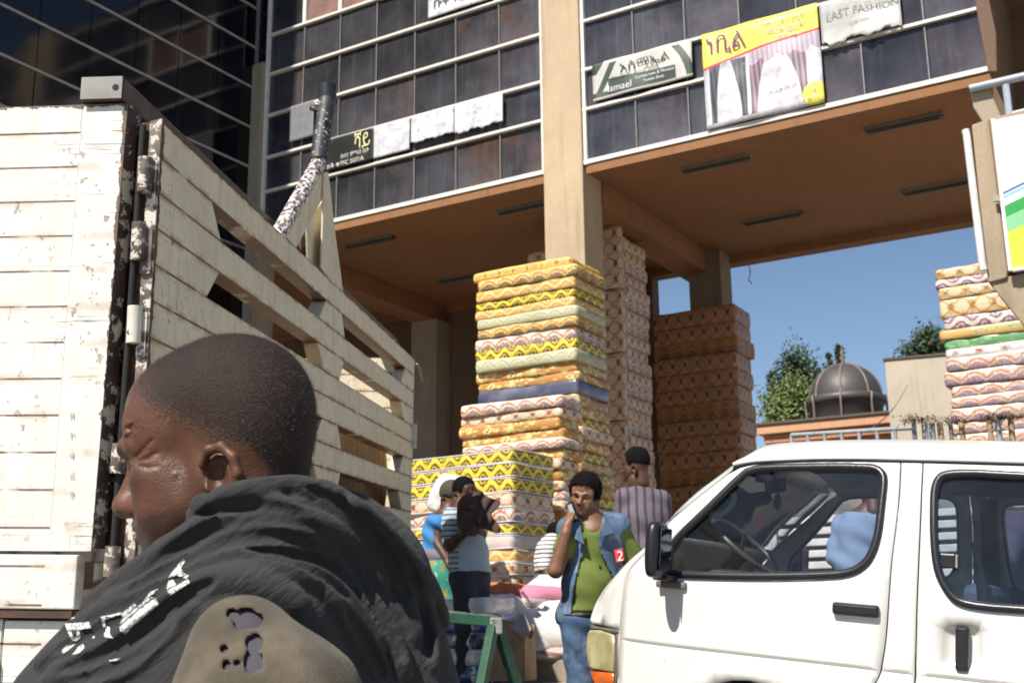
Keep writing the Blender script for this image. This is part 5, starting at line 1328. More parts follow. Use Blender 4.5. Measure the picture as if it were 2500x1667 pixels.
for pts, r in (([(.066, .030), (.072, .027), (.070, .022), (.077, .019)], .0022), ([(.062, .024), (.068, .019), (.074, .013)], .0018), ([(.071, -.004), (.058, .001), (.046, .008)], .0016), ([(.070, -.009), (.056, -.010), (.043, -.006)], .0016), ([(.069, -.014), (.056, -.020), (.045, -.022)], .0015), ([(.082, .026), (.076, .030), (.068, .031)], .0015)):
    q_ = [(x, surf_y(x, z)+.0004, z) for x, z in pts]
    for i in range(len(q_)-1): F_.cone(q_[i], q_[i+1], r, r, .0025, True)
for x, z, r in ((.070, .0335, .0032), (.075, .0245, .0028), (.064, .020, .0026), (.028, -.035, .0022)): F_.ell((x, surf_y(x, z)-.001, z), (r*1.5, r, r), .003)
def hairmask(P_):
    x, y, z = P_.T
    side = z-(-.034+np.clip(x+.03, -.2, .2)*.80+np.clip(x-.045, 0, 1)*1.3)      # above the temple line
    front = .088-x+np.clip(z-.085, 0, 1)*.4
    m = np.minimum(side/.045, front/.060)
    nape = np.minimum((-.046-x)/.02, (z+.105)/.02); m = np.maximum(np.clip(m, 0, 1), np.clip(nape, 0, 1))
    ear = np.hypot(x+.028, z+.057); m = m*np.clip((ear-.037)/.012, 0, 1)
    m = np.where((np.abs(y) > .081), 0, m)
    return np.clip(m, 0, 1)
def beardmask(P_):
    x, y, z = P_.T
    b = np.clip((-.055-z)/.02, 0, 1)*np.clip((x-.0)/.03, 0, 1)*.75
    mo = np.clip(1-np.hypot((x-.104)/.02, (z+.060)/.009), 0, 1)*2
    brow = np.clip(1-np.hypot((np.abs(y)-.03)/.026, (z-.014)/.007), 0, 1)*(x > .06)*2.5
    return np.clip(np.maximum(np.maximum(b, mo), brow), 0, 1)
def browmask(P_):
    x, y, z = P_.T; a = np.abs(y)
    return np.clip(1.25-np.hypot((a-.033)/.024, (z-.0175+np.clip(a-.03, 0, 1)*.25)/.0065), 0, 1)*(x > .05)
def eyemask(P_):  # near-black slit: the wet eye with its shadow painted in
    x, y, z = P_.T; a = np.abs(y)
    return np.clip(2.2-2*np.hypot((a-.036)/.016, (z+.0072+(a-.036)*.12)/.0034), 0, 1)*(x > .06)
def lipmask(P_):
    x, y, z = P_.T; return np.clip(1.4-np.hypot((x-.106)/.012, (z+.0745)/.011), 0, 1)*(np.abs(y) < .024)
SKIN = m_skin('dark_brown_skin', (.060, .0225, .0105), (.138, .054, .0255), rough=.47)
mi = man.matrix_world.inverted()
head = field_obj('head', F_, SKIN, man, 2, {'hair': hairmask, 'beard': beardmask, 'lip': lipmask, 'brow': browmask, 'eye': eyemask}, M=mi @ HM)
EYEW = mat('eye_white', (.55, .50, .45), .15); EYED = mat('eye_dark', (.012, .008, .006), .08)
for s in (1, -1):
    ey_ = MB().lathe([(.0132*math.sin(t), -.0132*math.cos(t)) for t in [math.pi*k/14 for k in range(15)]], 20, Matrix.Translation((.0785, .034*s, -.0072))).build('eyeball', EYEW, head)
    MB().lathe([(.0065*math.sin(t), .0065*math.cos(t)*.6) for t in [math.pi/2*k/5 for k in range(6)]], 16, Matrix.Translation((.0868, .037*s, -.0072)) @ Matrix.Rotation(R(90), 4, 'Y')).build('iris', EYED, head)
for s in (1, -1): MB().tube([(.0915, .019*s, -.005), (.0935, .034*s, -.0035), (.084, .051*s, -.0085)], .0011, 6).build('eyelash', HAIRD if 'HAIRD' in globals() else EYED, head)
# cropped hair: short strands rooted in the scalp
me_ = head.data; nv = len(me_.vertices); co = np.empty(nv*3, np.float32); me_.vertices.foreach_get('co', co); co = co.reshape(-1, 3)
no = np.empty(nv*3, np.float32); me_.vertices.foreach_get('normal', no); no = no.reshape(-1, 3)
hm = hairmask(co); rg = np.random.default_rng(3); pick = rg.choice(nv, 34000, p=hm/hm.sum())
b = co[pick]+rg.normal(0, .0011, (len(pick), 3)); nn = no[pick]; fl = np.array([-.75, 0, -.5])+rg.normal(0, .75, (len(pick), 3)); dd = nn*.6+fl*.6; dd -= nn*np.minimum(0, (dd*nn).sum(1)-.25)[:, None]
dd /= np.linalg.norm(dd, axis=1)[:, None]; sd_ = np.cross(dd, nn); sd_ /= np.linalg.norm(sd_, axis=1)[:, None]+1e-9
ln = rg.uniform(.0018, .0034, len(pick))[:, None]; wd = .00012
vv = np.stack([b-sd_*wd-nn*.0003, b+sd_*wd-nn*.0003, b+dd*ln], 1).reshape(-1, 3)
hme = bpy.data.meshes.new('hair'); hme.from_pydata(vv.tolist(), [], np.arange(len(vv)).reshape(-1, 3).tolist())
HAIRM = mat('short_black_hair', (.030, .022, .018), .45, **{'Specular IOR Level': .4})
hair = link('cropped_hair', hme, HAIRM, head)
# ---- shawl
def pw(x, y, Y): return np.array(atY(x, y, Y))
G = Field((-.62, .96, 1.02), (-.02, 1.66, 1.53), .0029)
G.cone(pw(675, 1405, 1.34), pw(650, 1800, 1.33), .080, .17, .05)
G.cone(pw(640, 1530, 1.19), pw(840, 1420, 1.50), .070, .090, .08)
G.cone(pw(850, 1450, 1.38), pw(905, 1900, 1.36), .092, .12, .08)
G.cone(pw(510, 1425, 1.24), pw(165, 1755, 1.21), .052, .058, .05)
G.cone(pw(470, 1760, 1.25), pw(470, 2000, 1.25), .13, .16, .08)
G.chain([pw(385, 1452, 1.28), pw(458, 1400, 1.245), pw(560, 1338, 1.215), pw(660, 1302, 1.215), pw(760, 1290, 1.26), pw(830, 1312, 1.34)], [.036, .041, .044, .043, .045, .05], .02)      # roll round the neck
G.chain([pw(385, 1452, 1.30), pw(420, 1420, 1.40), pw(560, 1350, 1.46), pw(720, 1305, 1.45), pw(830, 1312, 1.36)], .042, .02)
def cast(F__, pts, y0=.98):
    """first meeting of sight lines with the cloth"""
    D = np.array([ray(*p) for p in pts], float); D /= D[:, 1:2]; E_ = np.array(EYE, float); t = np.full(len(pts), y0); hit = np.zeros(len(pts), bool)
    while (t < 1.62).any() and not hit.all():
        v = F__.sample(E_+D*t[:, None]); new = (~hit) & (v < 0); hit |= new
        t = np.where(hit, t, t+.0015)
        if t[~hit].size and t[~hit].min() > 1.62: break
    return E_+D*t[:, None], hit
z2s = lambda x, y: (x/1.7096, 750+y/1.7096)
folds = [
 ([(300,1250),(440,1130),(560,1020),(700,935),(830,865),(960,832),(1100,828),(1250,860)], .012, .004),
 ([(330,1290),(480,1165),(640,1065),(760,985),(860,925),(1000,882),(1150,875),(1300,905),(1420,965),(1520,1060),(1600,1180)], .013, .002),
 ([(420,1240),(560,1160),(700,1085),(850,1000),(1000,955),(1150,950),(1290,985),(1400,1040),(1490,1140),(1560,1260)], .010, .001),
 ([(240,1400),(400,1290),(560,1210),(700,1130),(840,1068),(1000,1080),(1130,1105),(1280,1130),(1400,1200),(1500,1320),(1590,1450)], .013, .003),
 ([(140,1500),(300,1430),(470,1345),(600,1240),(720,1160),(850,1110)], .012, .003),
 ([(180,1568),(330,1510),(480,1440),(620,1330),(720,1240),(860,1160),(1000,1130),(1150,1180),(1280,1270)], .014, .004),
 ([(300,1590),(420,1540),(540,1480),(640,1400),(730,1310),(830,1240)], .012, .002),
 ([(1180,730),(1330,785),(1440,870),(1540,980),(1640,1110),(1700,1250),(1740,1420)], .011, .003),
 ([(1300,735),(1420,800),(1520,885),(1610,975),(1680,1080),(1750,1200),(1790,1350),(1800,1550)], .011, .003),
 ([(1430,790),(1560,900),(1680,1030),(1780,1150),(1830,1260),(1880,1390),(1900,1500)], .010, .004),
 ([(1500,1160),(1570,1290),(1640,1420),(1690,1560)], .011, .002), ([(1330,1180),(1430,1290),(1530,1430),(1600,1560)], .011, .001),
 ([(880,800),(1000,775),(1120,765),(1230,745),(1330,760)], .010, .004), ([(640,900),(760,850),(900,815)], .009, .003),
]
def drape(pts):
    H_, ok = cast(G, [z2s(*p) for p in smooth([tuple(p) for p in pts], 5, False)]); H_ = H_[ok]
    if len(H_) < 4: return None
    m = np.array([np.median(H_[max(0, i-4):i+5, 1]) for i in range(len(H_))]); keep = np.abs(H_[:, 1]-m) < .02
    H_ = H_[keep]; m = np.array([np.mean(H_[max(0, i-3):i+4], axis=0) for i in range(len(H_))])
    return m if len(m) > 3 else None
for pts, r, lift in folds:
    Q_ = drape(pts)
    if Q_ is None: continue
    r *= 1.25; Q_[:, 1] -= lift-.3*r
    n_ = len(Q_); rs = [r*(.5+.5*math.sin(math.pi*(i+1)/(n_+1))**.6) for i in range(n_)]
    G.chain(list(Q_), rs, .004)
# deep creases where the cloth doubles over itself
creases = [([(500,1040),(640,950),(770,882),(900,842),(1040,826),(1180,838),(1300,872)], .006), ([(420,1200),(560,1110),(700,1030),(820,955),(930,905),(1080,878),(1230,888),(1350,930)], .0065), ([(480,1215),(640,1120),(780,1040),(920,975),(1080,950),(1220,960),(1340,1000)], .006),
 ([(330,1345),(480,1250),(640,1170),(770,1095),(900,1040),(1080,1020),(1250,1060),(1380,1130),(1480,1240)], .007), ([(200,1450),(350,1365),(500,1290),(640,1200),(760,1130)], .006), ([(200,1530),(380,1470),(540,1390),(660,1290),(780,1200),(920,1130)], .007), ([(270,1580),(420,1520),(550,1460),(650,1370),(740,1280)], .006),
 ([(1240,735),(1380,795),(1480,880),(1570,985),(1660,1100),(1720,1230)], .006), ([(1370,770),(1490,850),(1590,945),(1680,1050),(1750,1180),(1790,1320)], .005), ([(1400,990),(1490,1090),(1560,1200),(1640,1350),(1690,1500)], .006), ([(1420,1230),(1510,1350),(1580,1480),(1620,1560)], .006), ([(1730,1200),(1780,1330),(1800,1500)], .005)]
for pts, r in creases:
    Q_ = drape(pts)
    if Q_ is None: continue
    n_ = len(Q_); Q_[:, 1] += .001
    for i in range(n_-1):
        t_ = math.sin(math.pi*(i+1)/(n_+1))**.7; G.cone(Q_[i], Q_[i+1], r*1.25*t_+.0004, r*1.25*t_+.0004, .003, True)
def twill(T):
    x, y, z = T.xyz(); o = T.coord(); n = T.noise(14, 4, o, .6); wr = T.noise(1, 4, T.vec((x+z*.8)*26, y*26, (z-x*.8)*85), .65)
    tw = ((x*2600+z*3400+y*900).cos())*.5+.5; fz = T.noise(900, 2, o)
    c = T.mix((.026, .0255, .026), (.052, .051, .050), n*.6+wr*.4); c = T.mix(c, (.085, .083, .08), fz.ss(.62, .75)*.35)
    return {'Base Color': c, 'Normal': T.bump(wr*1.6+tw*.12+fz*.2, .65, .006), 'Sheen Weight': .05}
SHAWL = mat('charcoal_twill', (.03, .03, .03), .92, fn=twill, **{'Specular IOR Level': .2})
T0 = np.array(man.matrix_world.translation)
# clear the cloth away from the face and the sleeve
G.ell(tuple(HM @ Vector((.045, 0, -.02))), (.070, .070, .078), .006, True, rot=np.array(HM.to_3x3()))
shawl = field_obj('shawl', G, SHAWL, man, 2, M=mi)
# ---- knitted sleeve breaking through the shawl
S_ = Field((-.44, .94, 1.14), (-.08, 1.26, 1.40), .0024)
S_.cone(pw(588, 1578, 1.115), pw(600, 1750, 1.10), .042, .060, .03).cone(pw(600, 1600, 1.11), pw(700, 1735, 1.10), .042, .062, .03).cone(pw(690, 1735, 1.10), pw(690, 2100, 1.10), .065, .07, .03).cone(pw(560, 1730, 1.11), pw(570, 2100, 1.10), .050, .06, .03)
holes = [(573, 1443-25, 0)]
hl_px = [(604, 1511, 35, 23), (566, 1497, 12, 9), (621, 1567, 18, 17), (617, 1613, 20, 26), (547, 1583, 8, 8), (553, 1624, 9, 10), (580, 1617, 6, 6)]
S_solid = S_.v.copy(); S_.v = np.maximum(S_.v, -(S_.v+.0045)).astype(np.float32)
class _Solid: pass
SS = Field.__new__(Field); SS.__dict__.update(S_.__dict__); SS.v = S_solid
rnd = random.Random(11)
for cx_, cy_, rx_, ry_ in hl_px:
    pts = []
    n_ = 26
    for k in range(n_):
        an = 2*math.pi*k/n_; q_ = 1+.10*math.sin(an*3+cx_)+.07*math.sin(an*5+cy_)+rnd.uniform(-.05, .05)
        for f_ in (.2, .55, .9): pts.append((cx_+rx_*q_*f_*math.cos(an), cy_+ry_*q_*f_*math.sin(an)))
    H_, ok = cast(SS, pts, .95); D_ = np.array([ray(*p) for p in pts], float); D_ /= np.linalg.norm(D_, axis=1)[:, None]
    for h_, d_, k_ in zip(H_, D_, ok):
        if k_: S_.cone(h_-d_*.012, h_+d_*.012, min(rx_, ry_)*.16/2917*1.1+.0006, None, .0, True)
def knit(T):
    x, y, z = T.xyz(); n = T.noise(20, 4); a = ((x*3300+(z*260).cos()*1.2).cos())*.5+.5; b = ((z*3600+x*300).cos())*.5+.5
    c = T.mix((.062, .049, .032), (.14, .112, .075), n.ss(.3, .7)*.8+a*b*.2)
    return {'Base Color': c, 'Normal': T.bump(a*b*.5+T.noise(500, 2)*.6+T.noise(60, 3)*2, .7, .002), 'Sheen Weight': .1}
KNIT = mat('worn_brown_knit', (.14, .11, .07), .95, fn=knit)
slv = field_obj('knitted_sleeve', S_, KNIT, man, 1, M=mi, one=True)
S2 = Field((-.46, .88, 1.02), (-.06, 1.30, 1.44), .005); g_ = .0055; S2.cone(pw(588, 1578, 1.115), pw(600, 1750, 1.10), .042-g_, .060-g_, .03).cone(pw(600, 1600, 1.11), pw(700, 1735, 1.10), .042-g_, .062-g_, .03).cone(pw(690, 1735, 1.10), pw(690, 2100, 1.10), .065-g_, .07-g_, .03).cone(pw(560, 1730, 1.11), pw(570, 2100, 1.10), .050-g_, .06-g_, .03)
field_obj('sleeve_lining', S2, m_cloth('dark_violet_lining', (.055, .048, .06), .2), man, 1, M=mi)
# ---- white print on the shawl
PRN = mat('worn_white_print', fn=lambda T: {'Base Color': T.mix((.60, .59, .57), (.10, .10, .10), T.noise(420, 3).ss(.50, .62)*.8)}, rough=.8)
r3z = lambda x, y: (x/3.357, 1200+y/3.357)
def decal(poly, F__=G, off=.0012, step=4):
    xs = [p[0] for p in poly]; ys = [p[1] for p in poly]; pts = []; n = len(poly)
    for i in range(n):
        a, b = Vector(poly[i]), Vector(poly[(i+1) % n]); m = max(1, int((b-a).length/step))
        pts += [a+(b-a)*k/m for k in range(m)]
    out = [tuple(p) for p in pts]; ed = [(i, (i+1) % len(pts)) for i in range(len(pts))]
    x = min(xs)
    while x < max(xs):
        y = min(ys)
        while y < max(ys):
            if inside((x, y), out): pts.append(Vector((x, y)))
            y += step
        x += step
    v2, e2, f2, *_ = geometry.delaunay_2d_cdt([Vector(p) for p in pts], ed, [], 1, 1e-4)
    H_, ok = cast(F__, [tuple(v) for v in v2])
    fs = [tuple(f) for f in f2 if all(ok[i] for i in f) and max(H_[i][1] for i in f)-min(H_[i][1] for i in f) < .012]
    D = np.array([ray(*v) for v in v2], float); D /= np.linalg.norm(D, axis=1)[:, None]
    P_ = H_-D*(off+.0012)
    if fs: MB().add([tuple(p) for p in P_], fs, True).build('print', PRN, shawl, fix=False).matrix_parent_inverse = Matrix.Identity(4)
prints = [[(540,1000),(605,925),(610,1035),(530,1055)], [(530,1080),(730,1065),(745,1115),(640,1130),(550,1135)], [(550,1142),(580,1142),(600,1185),(625,1190),(632,1140),(648,1140),(660,1190),(630,1225),(590,1215)],
 [(505,1300),(540,1265),(620,1245),(580,1280),(520,1325)], [(590,1335),(640,1270),(680,1245),(695,1275),(650,1320)], [(755,1190),(775,1175),(777,1195),(760,1203)],
 [(975,1090),(1000,1040),(1100,960),(1220,860),(1270,865),(1300,920),(1200,1010),(1100,1090),(1030,1165),(985,1140)], [(850,1170),(880,1100),(900,1110),(900,1170),(930,1200),(860,1190)],
 [(825,1020),(900,1010),(1000,985),(1000,1000),(900,1030),(860,1050),(865,1110),(845,1110)], [(1175,890),(1230,820),(1300,790),(1250,840)], [(890,1380),(990,1360),(960,1380),(900,1388)]]
for pl in prints: decal([r3z(*p) for p in pl])
zz2 = lambda l: [z2s(*p) for p in l]
for pl in ([(695,1170),(703,1140),(722,1135),(738,1160),(785,1132),(792,1148),(712,1200),(700,1188)], [(700,1128),(765,1045),(772,1062),(755,1085),(762,1105),(788,1118),(780,1132),(735,1118)], [(505,1280),(560,1235),(570,1242),(515,1295)]):
    decal(zz2(pl), step=3)
# trousers, arms and shoes, below the picture
L_ = Field((-.62, .85, .05), (.05, 1.75, 1.16), .012)
c0 = np.array((T0[0]-.02, T0[1]+.02, 0)); g0 = T0[2]
L_.ell((c0[0], c0[1], 1.02), (.19, .15, .20), .05).ell((c0[0], c0[1], .88), (.17, .14, .14), .05)
for s in (-1, 1): L_.chain([(c0[0], c0[1]+.09*s, .88), (c0[0]-.05, c0[1]+.10*s, .52), (c0[0], c0[1]+.10*s, g0+.08)], [.09, .065, .05], .03)
field_obj('trousers', L_, m_cloth('dark_trousers', (.04, .038, .036)), man, 1, M=mi)
SHOE = plain('black_shoe_leather', (.02, .018, .016), .5)
for s in (-1, 1):
    Q = Field((-.15, -.06, 0), (.17, .06, .12), .008); Q.cone((-.09, 0, .035), (.04, 0, .035), .038, .036, .02).cone((-.09, 0, .05), (-.08, 0, .09), .04, .04, .02); Q.cut(2, .006)
    field_obj('shoe', Q, SHOE, man, 1, M=mi @ Matrix.Translation((c0[0], c0[1]+.1*s, g0)) @ Matrix.Rotation(R(180), 4, 'Z'))
# ================================================================ people further back
def join(parts):
    V_ = []; Q_ = []; A_ = {'hair': [], 'beard': [], 'lip': [], 'brow': [], 'eye': []}; b = 0
    for P_, Q, at in parts:
        V_.append(P_); Q_.append(Q+b); b += len(P_)
        for k in A_: A_[k].append(at[k] if at else np.zeros(len(P_)))
    return np.concatenate(V_), np.concatenate(Q_), {k: np.concatenate(v) for k, v in A_.items()}
def np_obj(name, P_, Q, A_, m, parent, M=None):
    me = bpy.data.meshes.new(name); me.from_pydata(P_.tolist(), [], Q.tolist()); me.update(); me.polygons.foreach_set('use_smooth', np.ones(len(me.polygons), bool))
    for k, v in A_.items(): a = me.attributes.new(k, 'FLOAT', 'POINT'); a.data.foreach_set('value', v.astype(np.float32))
    return link(name, me, m, parent, M)
_hf = head_field(.0045); HP, HQ = _hf.mesh(); HAT = {'hair': hairmask(HP)*0, 'beard': beardmask(HP)*.6, 'lip': lipmask(HP), 'brow': browmask(HP), 'eye': eyemask(HP)}
def xf(P_, M): return P_ @ np.array(M.to_3x3()).T + np.array(M.translation)
def hframe(c, f, tilt=0, sc=.93):
    f = Vector(f).normalized(); l = Vector((0, 0, 1)).cross(f).normalized(); u = f.cross(l)
    M = frame(c, f, l, u); return M @ Matrix.Rotation(R(tilt), 4, 'X') @ Matrix.Scale(sc, 4)
def bounds(pts, pad): p = np.array([tuple(q) for q in pts]); return p.min(0)-pad, p.max(0)+pad
def hand(F_, w_, d, n, flip=1, curl=.6, sc=1.0):
    """palm and five fingers: w_ wrist, d along the hand, n out of the palm"""
    w_ = np.array(w_); d = np.array(Vector(d).normalized()); n = np.array(Vector(n).normalized()); s = np.cross(d, n)*flip
    F_.cone(w_, w_+d*.05*sc, .026*sc, .030*sc, .012); c = w_+d*.085*sc; F_.cone(c-s*.026*sc, c+s*.026*sc, .014*sc, .014*sc, .015)
    for i, (o, L_) in enumerate(((-.03, .066), (-.01, .078), (.011, .074), (.03, .058))):
        b0 = w_+d*.09*sc+s*o*sc; p1 = b0+(d*math.cos(curl*.5)+n*math.sin(curl*.5))*L_*.42*sc; p2 = p1+(d*math.cos(curl*1.4)+n*math.sin(curl*1.4))*L_*.33*sc; p3 = p2+(d*math.cos(curl*2.3)+n*math.sin(curl*2.3))*L_*.28*sc
        F_.chain([b0, p1, p2, p3], [.0095*sc, .009*sc, .0085*sc, .0075*sc], .003)
    t0 = w_+d*.03*sc-s*.030*sc; t1 = t0+(d*.6-s*.7+n*.4)*.038*sc; t2 = t1+(d*.9-s*.1+n*.5)*.032*sc; F_.chain([t0, t1, t2], [.014*sc, .0105*sc, .009*sc], .006)
def torso(F_, J, g=0, k=.04, kk=1):
    """pelvis to shoulders; g inflates for clothing"""
    sl_, sr_, ne, ch, be, hp = [np.array(J[q]) for q in ('sl', 'sr', 'neck', 'chest', 'belly', 'hip')]; W_ = J.get('w', 1)
    rot = J.get('rot'); F_.ell(ch, ((.155*W_+g), (.105*W_+g), .17+g), k, rot=rot); F_.ell(be, (.145*W_+g, .11*W_+g, .14+g), k, rot=rot); F_.ell(hp, (.15*W_+g, .115*W_+g, .11+g), k, rot=rot)
    F_.cone(sl_, sr_, .058+g, .058+g, k); F_.cone(ne+np.array((0, 0, .02)), (sl_+sr_)/2, .055+g*.5, .085+g, k)
def figure(label, J, skin, feet_z, h=.011, hsc=.93, hands=(), legs=True):
    root = empty('person', Matrix.Translation((J['hip'][0], J['hip'][1], feet_z)), label=label, cat='person')
    inv = root.matrix_world.inverted()
    pts = [J[k] for k in J if hasattr(J[k], '__len__') and len(J[k]) == 3 and k not in ('face', 'rot')]
    lo, hi = bounds(pts, .2); lo[2] = min(lo[2], feet_z)
    F_ = Field(lo, hi, h); torso(F_, J)
    F_.cone(J['neck'], np.array(J['head'])-np.array((0, 0, .03)), .055, .052, .03)
    for a, b, c in (('sl', 'el', 'wl'), ('sr', 'er', 'wr')):
        F_.chain([J[a], J[b], J[c]], [.05, .041, .029], .015)
        inv_ = Vector(J[c])-Vector(J[b])
        hd_ = dict(hands).get(c)
        if hd_: hand(F_, J[c], *hd_)
        else: hand(F_, J[c], inv_, Vector((0, -1, 0)), 1, .5)
    if legs:
        for a, b, c in (('hl', 'kl', 'fl'), ('hr', 'kr', 'fr')):
            F_.chain([J[a], J[b], J[c]], [.085, .058, .042], .02); f_ = np.array(J[c]); fd_ = np.array(J.get('toe', (0, -1, 0)))*.15
            F_.cone(f_+np.array((0, 0, .0)), f_+fd_-np.array((0, 0, .03)), .042, .034, .02)
    P1, Q1 = F_.mesh(); HM_ = hframe(J['head'], J['face'], J.get('tilt', 0), hsc); P2 = xf(HP, HM_)
    P_, Q_, A_ = join([(P1, Q1, None), (P2, HQ, HAT)])
    body = np_obj('body', P_, Q_, A_, skin, root, inv)
    return root, inv, HM_, lo, hi
def garment(root, inv, name, F_, m, drop=None, relax=1, thick=0, amp=.004, fr=28):
    X, Y, Z = F_.ax[0][:, None, None], F_.ax[1][None, :, None], F_.ax[2][None, None, :]
    F_.v = (F_.v+amp*(np.sin(X*fr+Z*fr*.7)*np.sin(Y*fr*.8-Z*fr*.5)+.7*np.sin(Z*fr*1.7+X*fr*.9))).astype(np.float32)
    o = field_obj(name, F_, m, root, relax, M=inv, drop=drop)
    if thick: s = o.modifiers.new('cloth', 'SOLIDIFY'); s.thickness = thick; s.offset = 0
    return o
def afro(root, inv, HM_, r=.016, low=.0, m=None, h=.006):
    F_ = Field((-.15, -.12, -.12), (.14, .12, .17), h); F_.ell((-.014, 0, .043), (.102+r, .077+r, .088+r), .0).ell((-.05, 0, .012), (.056+r, .066+r*.7, .06), .02)
    F_.ell((.092, 0, -.02), (.068, .12, .100), .012, True); F_.ell((-.01, 0, -.115), (.16, .14, .085+low), .01, True)
    for s in (1, -1): F_.ell((-.01, .085*s, -.035), (.045, .03, .04), .004, True)
    X, Y, Z = F_.ax[0][:, None, None], F_.ax[1][None, :, None], F_.ax[2][None, None, :]
    F_.v = (F_.v+r*.16*np.sin(X*240)*np.sin(Y*230+1)*np.sin(Z*250)+r*.1*np.sin(X*520+Z*90)*np.sin(Y*480)).astype(np.float32)
    return field_obj('hair', F_, m or HAIRB, root, 0, M=inv @ HM_)
HAIRB = mat('black_curly_hair', (.007, .006, .0055), .9, **{'Specular IOR Level': .12}, fn=lambda T: {'Normal': T.bump(T.noise(260, 3), 1, .006)})
SK1 = m_skin('medium_brown_skin', (.15, .066, .036), (.24, .115, .065)); SK2 = m_skin('deep_brown_skin', (.06, .027, .017), (.11, .05, .03))
DENIM = m_cloth('blue_denim', (.05, .095, .17), .5, 11, 900, stripes=lambda T, c, x, y, z: T.mix(T.mix(c, (.22, .30, .40), T.noise(6, 5, rough=.7).ss(.52, .75)*.7), (.015, .025, .05), T.noise(13, 4).ss(.55, .7)*.7)); DENIMV = m_cloth('faded_blue_denim', (.075, .125, .20), .5, 9, 900, stripes=lambda T, c, x, y, z: T.mix(T.mix(c, (.30, .38, .46), T.noise(7, 5, rough=.7).ss(.5, .72)*.7), (.03, .05, .09), T.noise(15, 4).ss(.56, .7)*.7)); DKJ = m_cloth('dark_grey_jeans', (.035, .038, .05), .3, 14)
def atv(f, pts): return [np.array(atY(*f(x, y), yy)) for x, y, yy in pts]

# ---- the man on the telephone
c3 = lambda x, y: (1300+x/2.92, 1130+y/2.92); Y0 = 6.72
def q3(x, y, dy=0): return np.array(atY(*c3(x, y), Y0+dy))
J = dict(head=q3(372, 232), face=(-.30, -.93, -.16), tilt=-9, neck=q3(425, 430, .02), sl=q3(600, 462, .04), sr=q3(275, 490, .0), chest=q3(440, 600, .03), belly=q3(410, 860, .02), hip=q3(375, 1075, .04), w=.90,
         el=q3(745, 740, .10), wl=q3(770, 980, -.05), er=q3(165, 765, -.10), wr=q3(238, 500, -.12), hl=q3(440, 1130, .05), hr=q3(325, 1130, .03), toe=(.1, -1, 0))
gzz = street_z(J['hip'][0], J['hip'][1])
J['kl'] = np.array((J['hl'][0]+.03, J['hl'][1]-.03, gzz+.50)); J['fl'] = np.array((J['hl'][0]+.05, J['hl'][1]+.02, gzz+.06)); J['kr'] = np.array((J['hr'][0]+.02, J['hr'][1]-.06, gzz+.50)); J['fr'] = np.array((J['hr'][0]+.04, J['hr'][1]-.03, gzz+.06))
hdir = Vector(q3(268, 350, -.10)-J['wr'])
root, inv, HMp, lo, hi = figure('person in denim vest and green shirt talking on a phone', J, SK1, gzz, .0095, .86, hands=(('wr', (hdir, (.7, .6, .1), -1, .55, .92)),))
afro(root, inv, HMp, .030, -.012, h=.005)
F_ = Field(lo, hi, .010); torso(F_, J, .012); F_.chain([J['sr'], J['sr']*.55+J['er']*.45], [.066, .064], .02); F_.chain([J['sl'], J['el'], J['el']*.9+J['wl']*.1], [.07, .066, .066], .02); F_.ell(q3(430, 400, -.09), (.055, .07, .07), .02, True)
F_.cut(2, float(q3(380, 1062)[2])); F_.cut(2, float(q3(430, 425)[2]), False)
def gshirt(T, c, x, y, z):
    n = T.noise(18, 5, rough=.7); return T.mix(c, (.20, .25, .17), n.ss(.36, .52)*((z-.88-gzz*0).ss(0, .05))*(1-(z-1.20).ss(0, .05))*.85)
GS = m_cloth('lime_green_jersey', (.12, .16, .028), .15, 10, 900, stripes=gshirt)
garment(root, inv, 'green_shirt', F_, GS, amp=.0035, fr=27)
F_ = Field(lo, hi, .010); torso(F_, J, .023); F_.cut(2, float(q3(380, 1135)[2])); F_.cut(2, float(q3(430, 365)[2]), False)
ctr = lambda z: None
def vdrop(C_):
    q = C_-np.array(EYE); zc_ = q@np.array(_fw); px = (1250+2917*(q@np.array(_rt))/zc_-1300)*2.92; py = (833.5-2917*(q@np.array(_up))/zc_-1130)*2.92
    l = np.interp(py, [380, 480, 620, 700, 860, 960, 1130], [345, 345, 372, 340, 300, 285, 268]); r_ = np.interp(py, [380, 440, 530, 640, 800, 900, 1130], [500, 500, 470, 490, 570, 620, 690])
    front = (px > l) & (px < r_) & (C_[:, 1] < J['chest'][1]+.02)
    arm = (np.linalg.norm(C_-J['sr'], axis=1) < .078) | (np.linalg.norm(C_-(J['sl']*.8+J['el']*.2), axis=1) < .085)
    nk = (np.hypot(C_[:, 0]-J['neck'][0], C_[:, 1]-J['neck'][1]) < .07) & (C_[:, 2] > J['neck'][2]-.05)
    return front | arm | nk
vest = garment(root, inv, 'denim_vest', F_, DENIMV, drop=vdrop, thick=.008, amp=.005, fr=19)
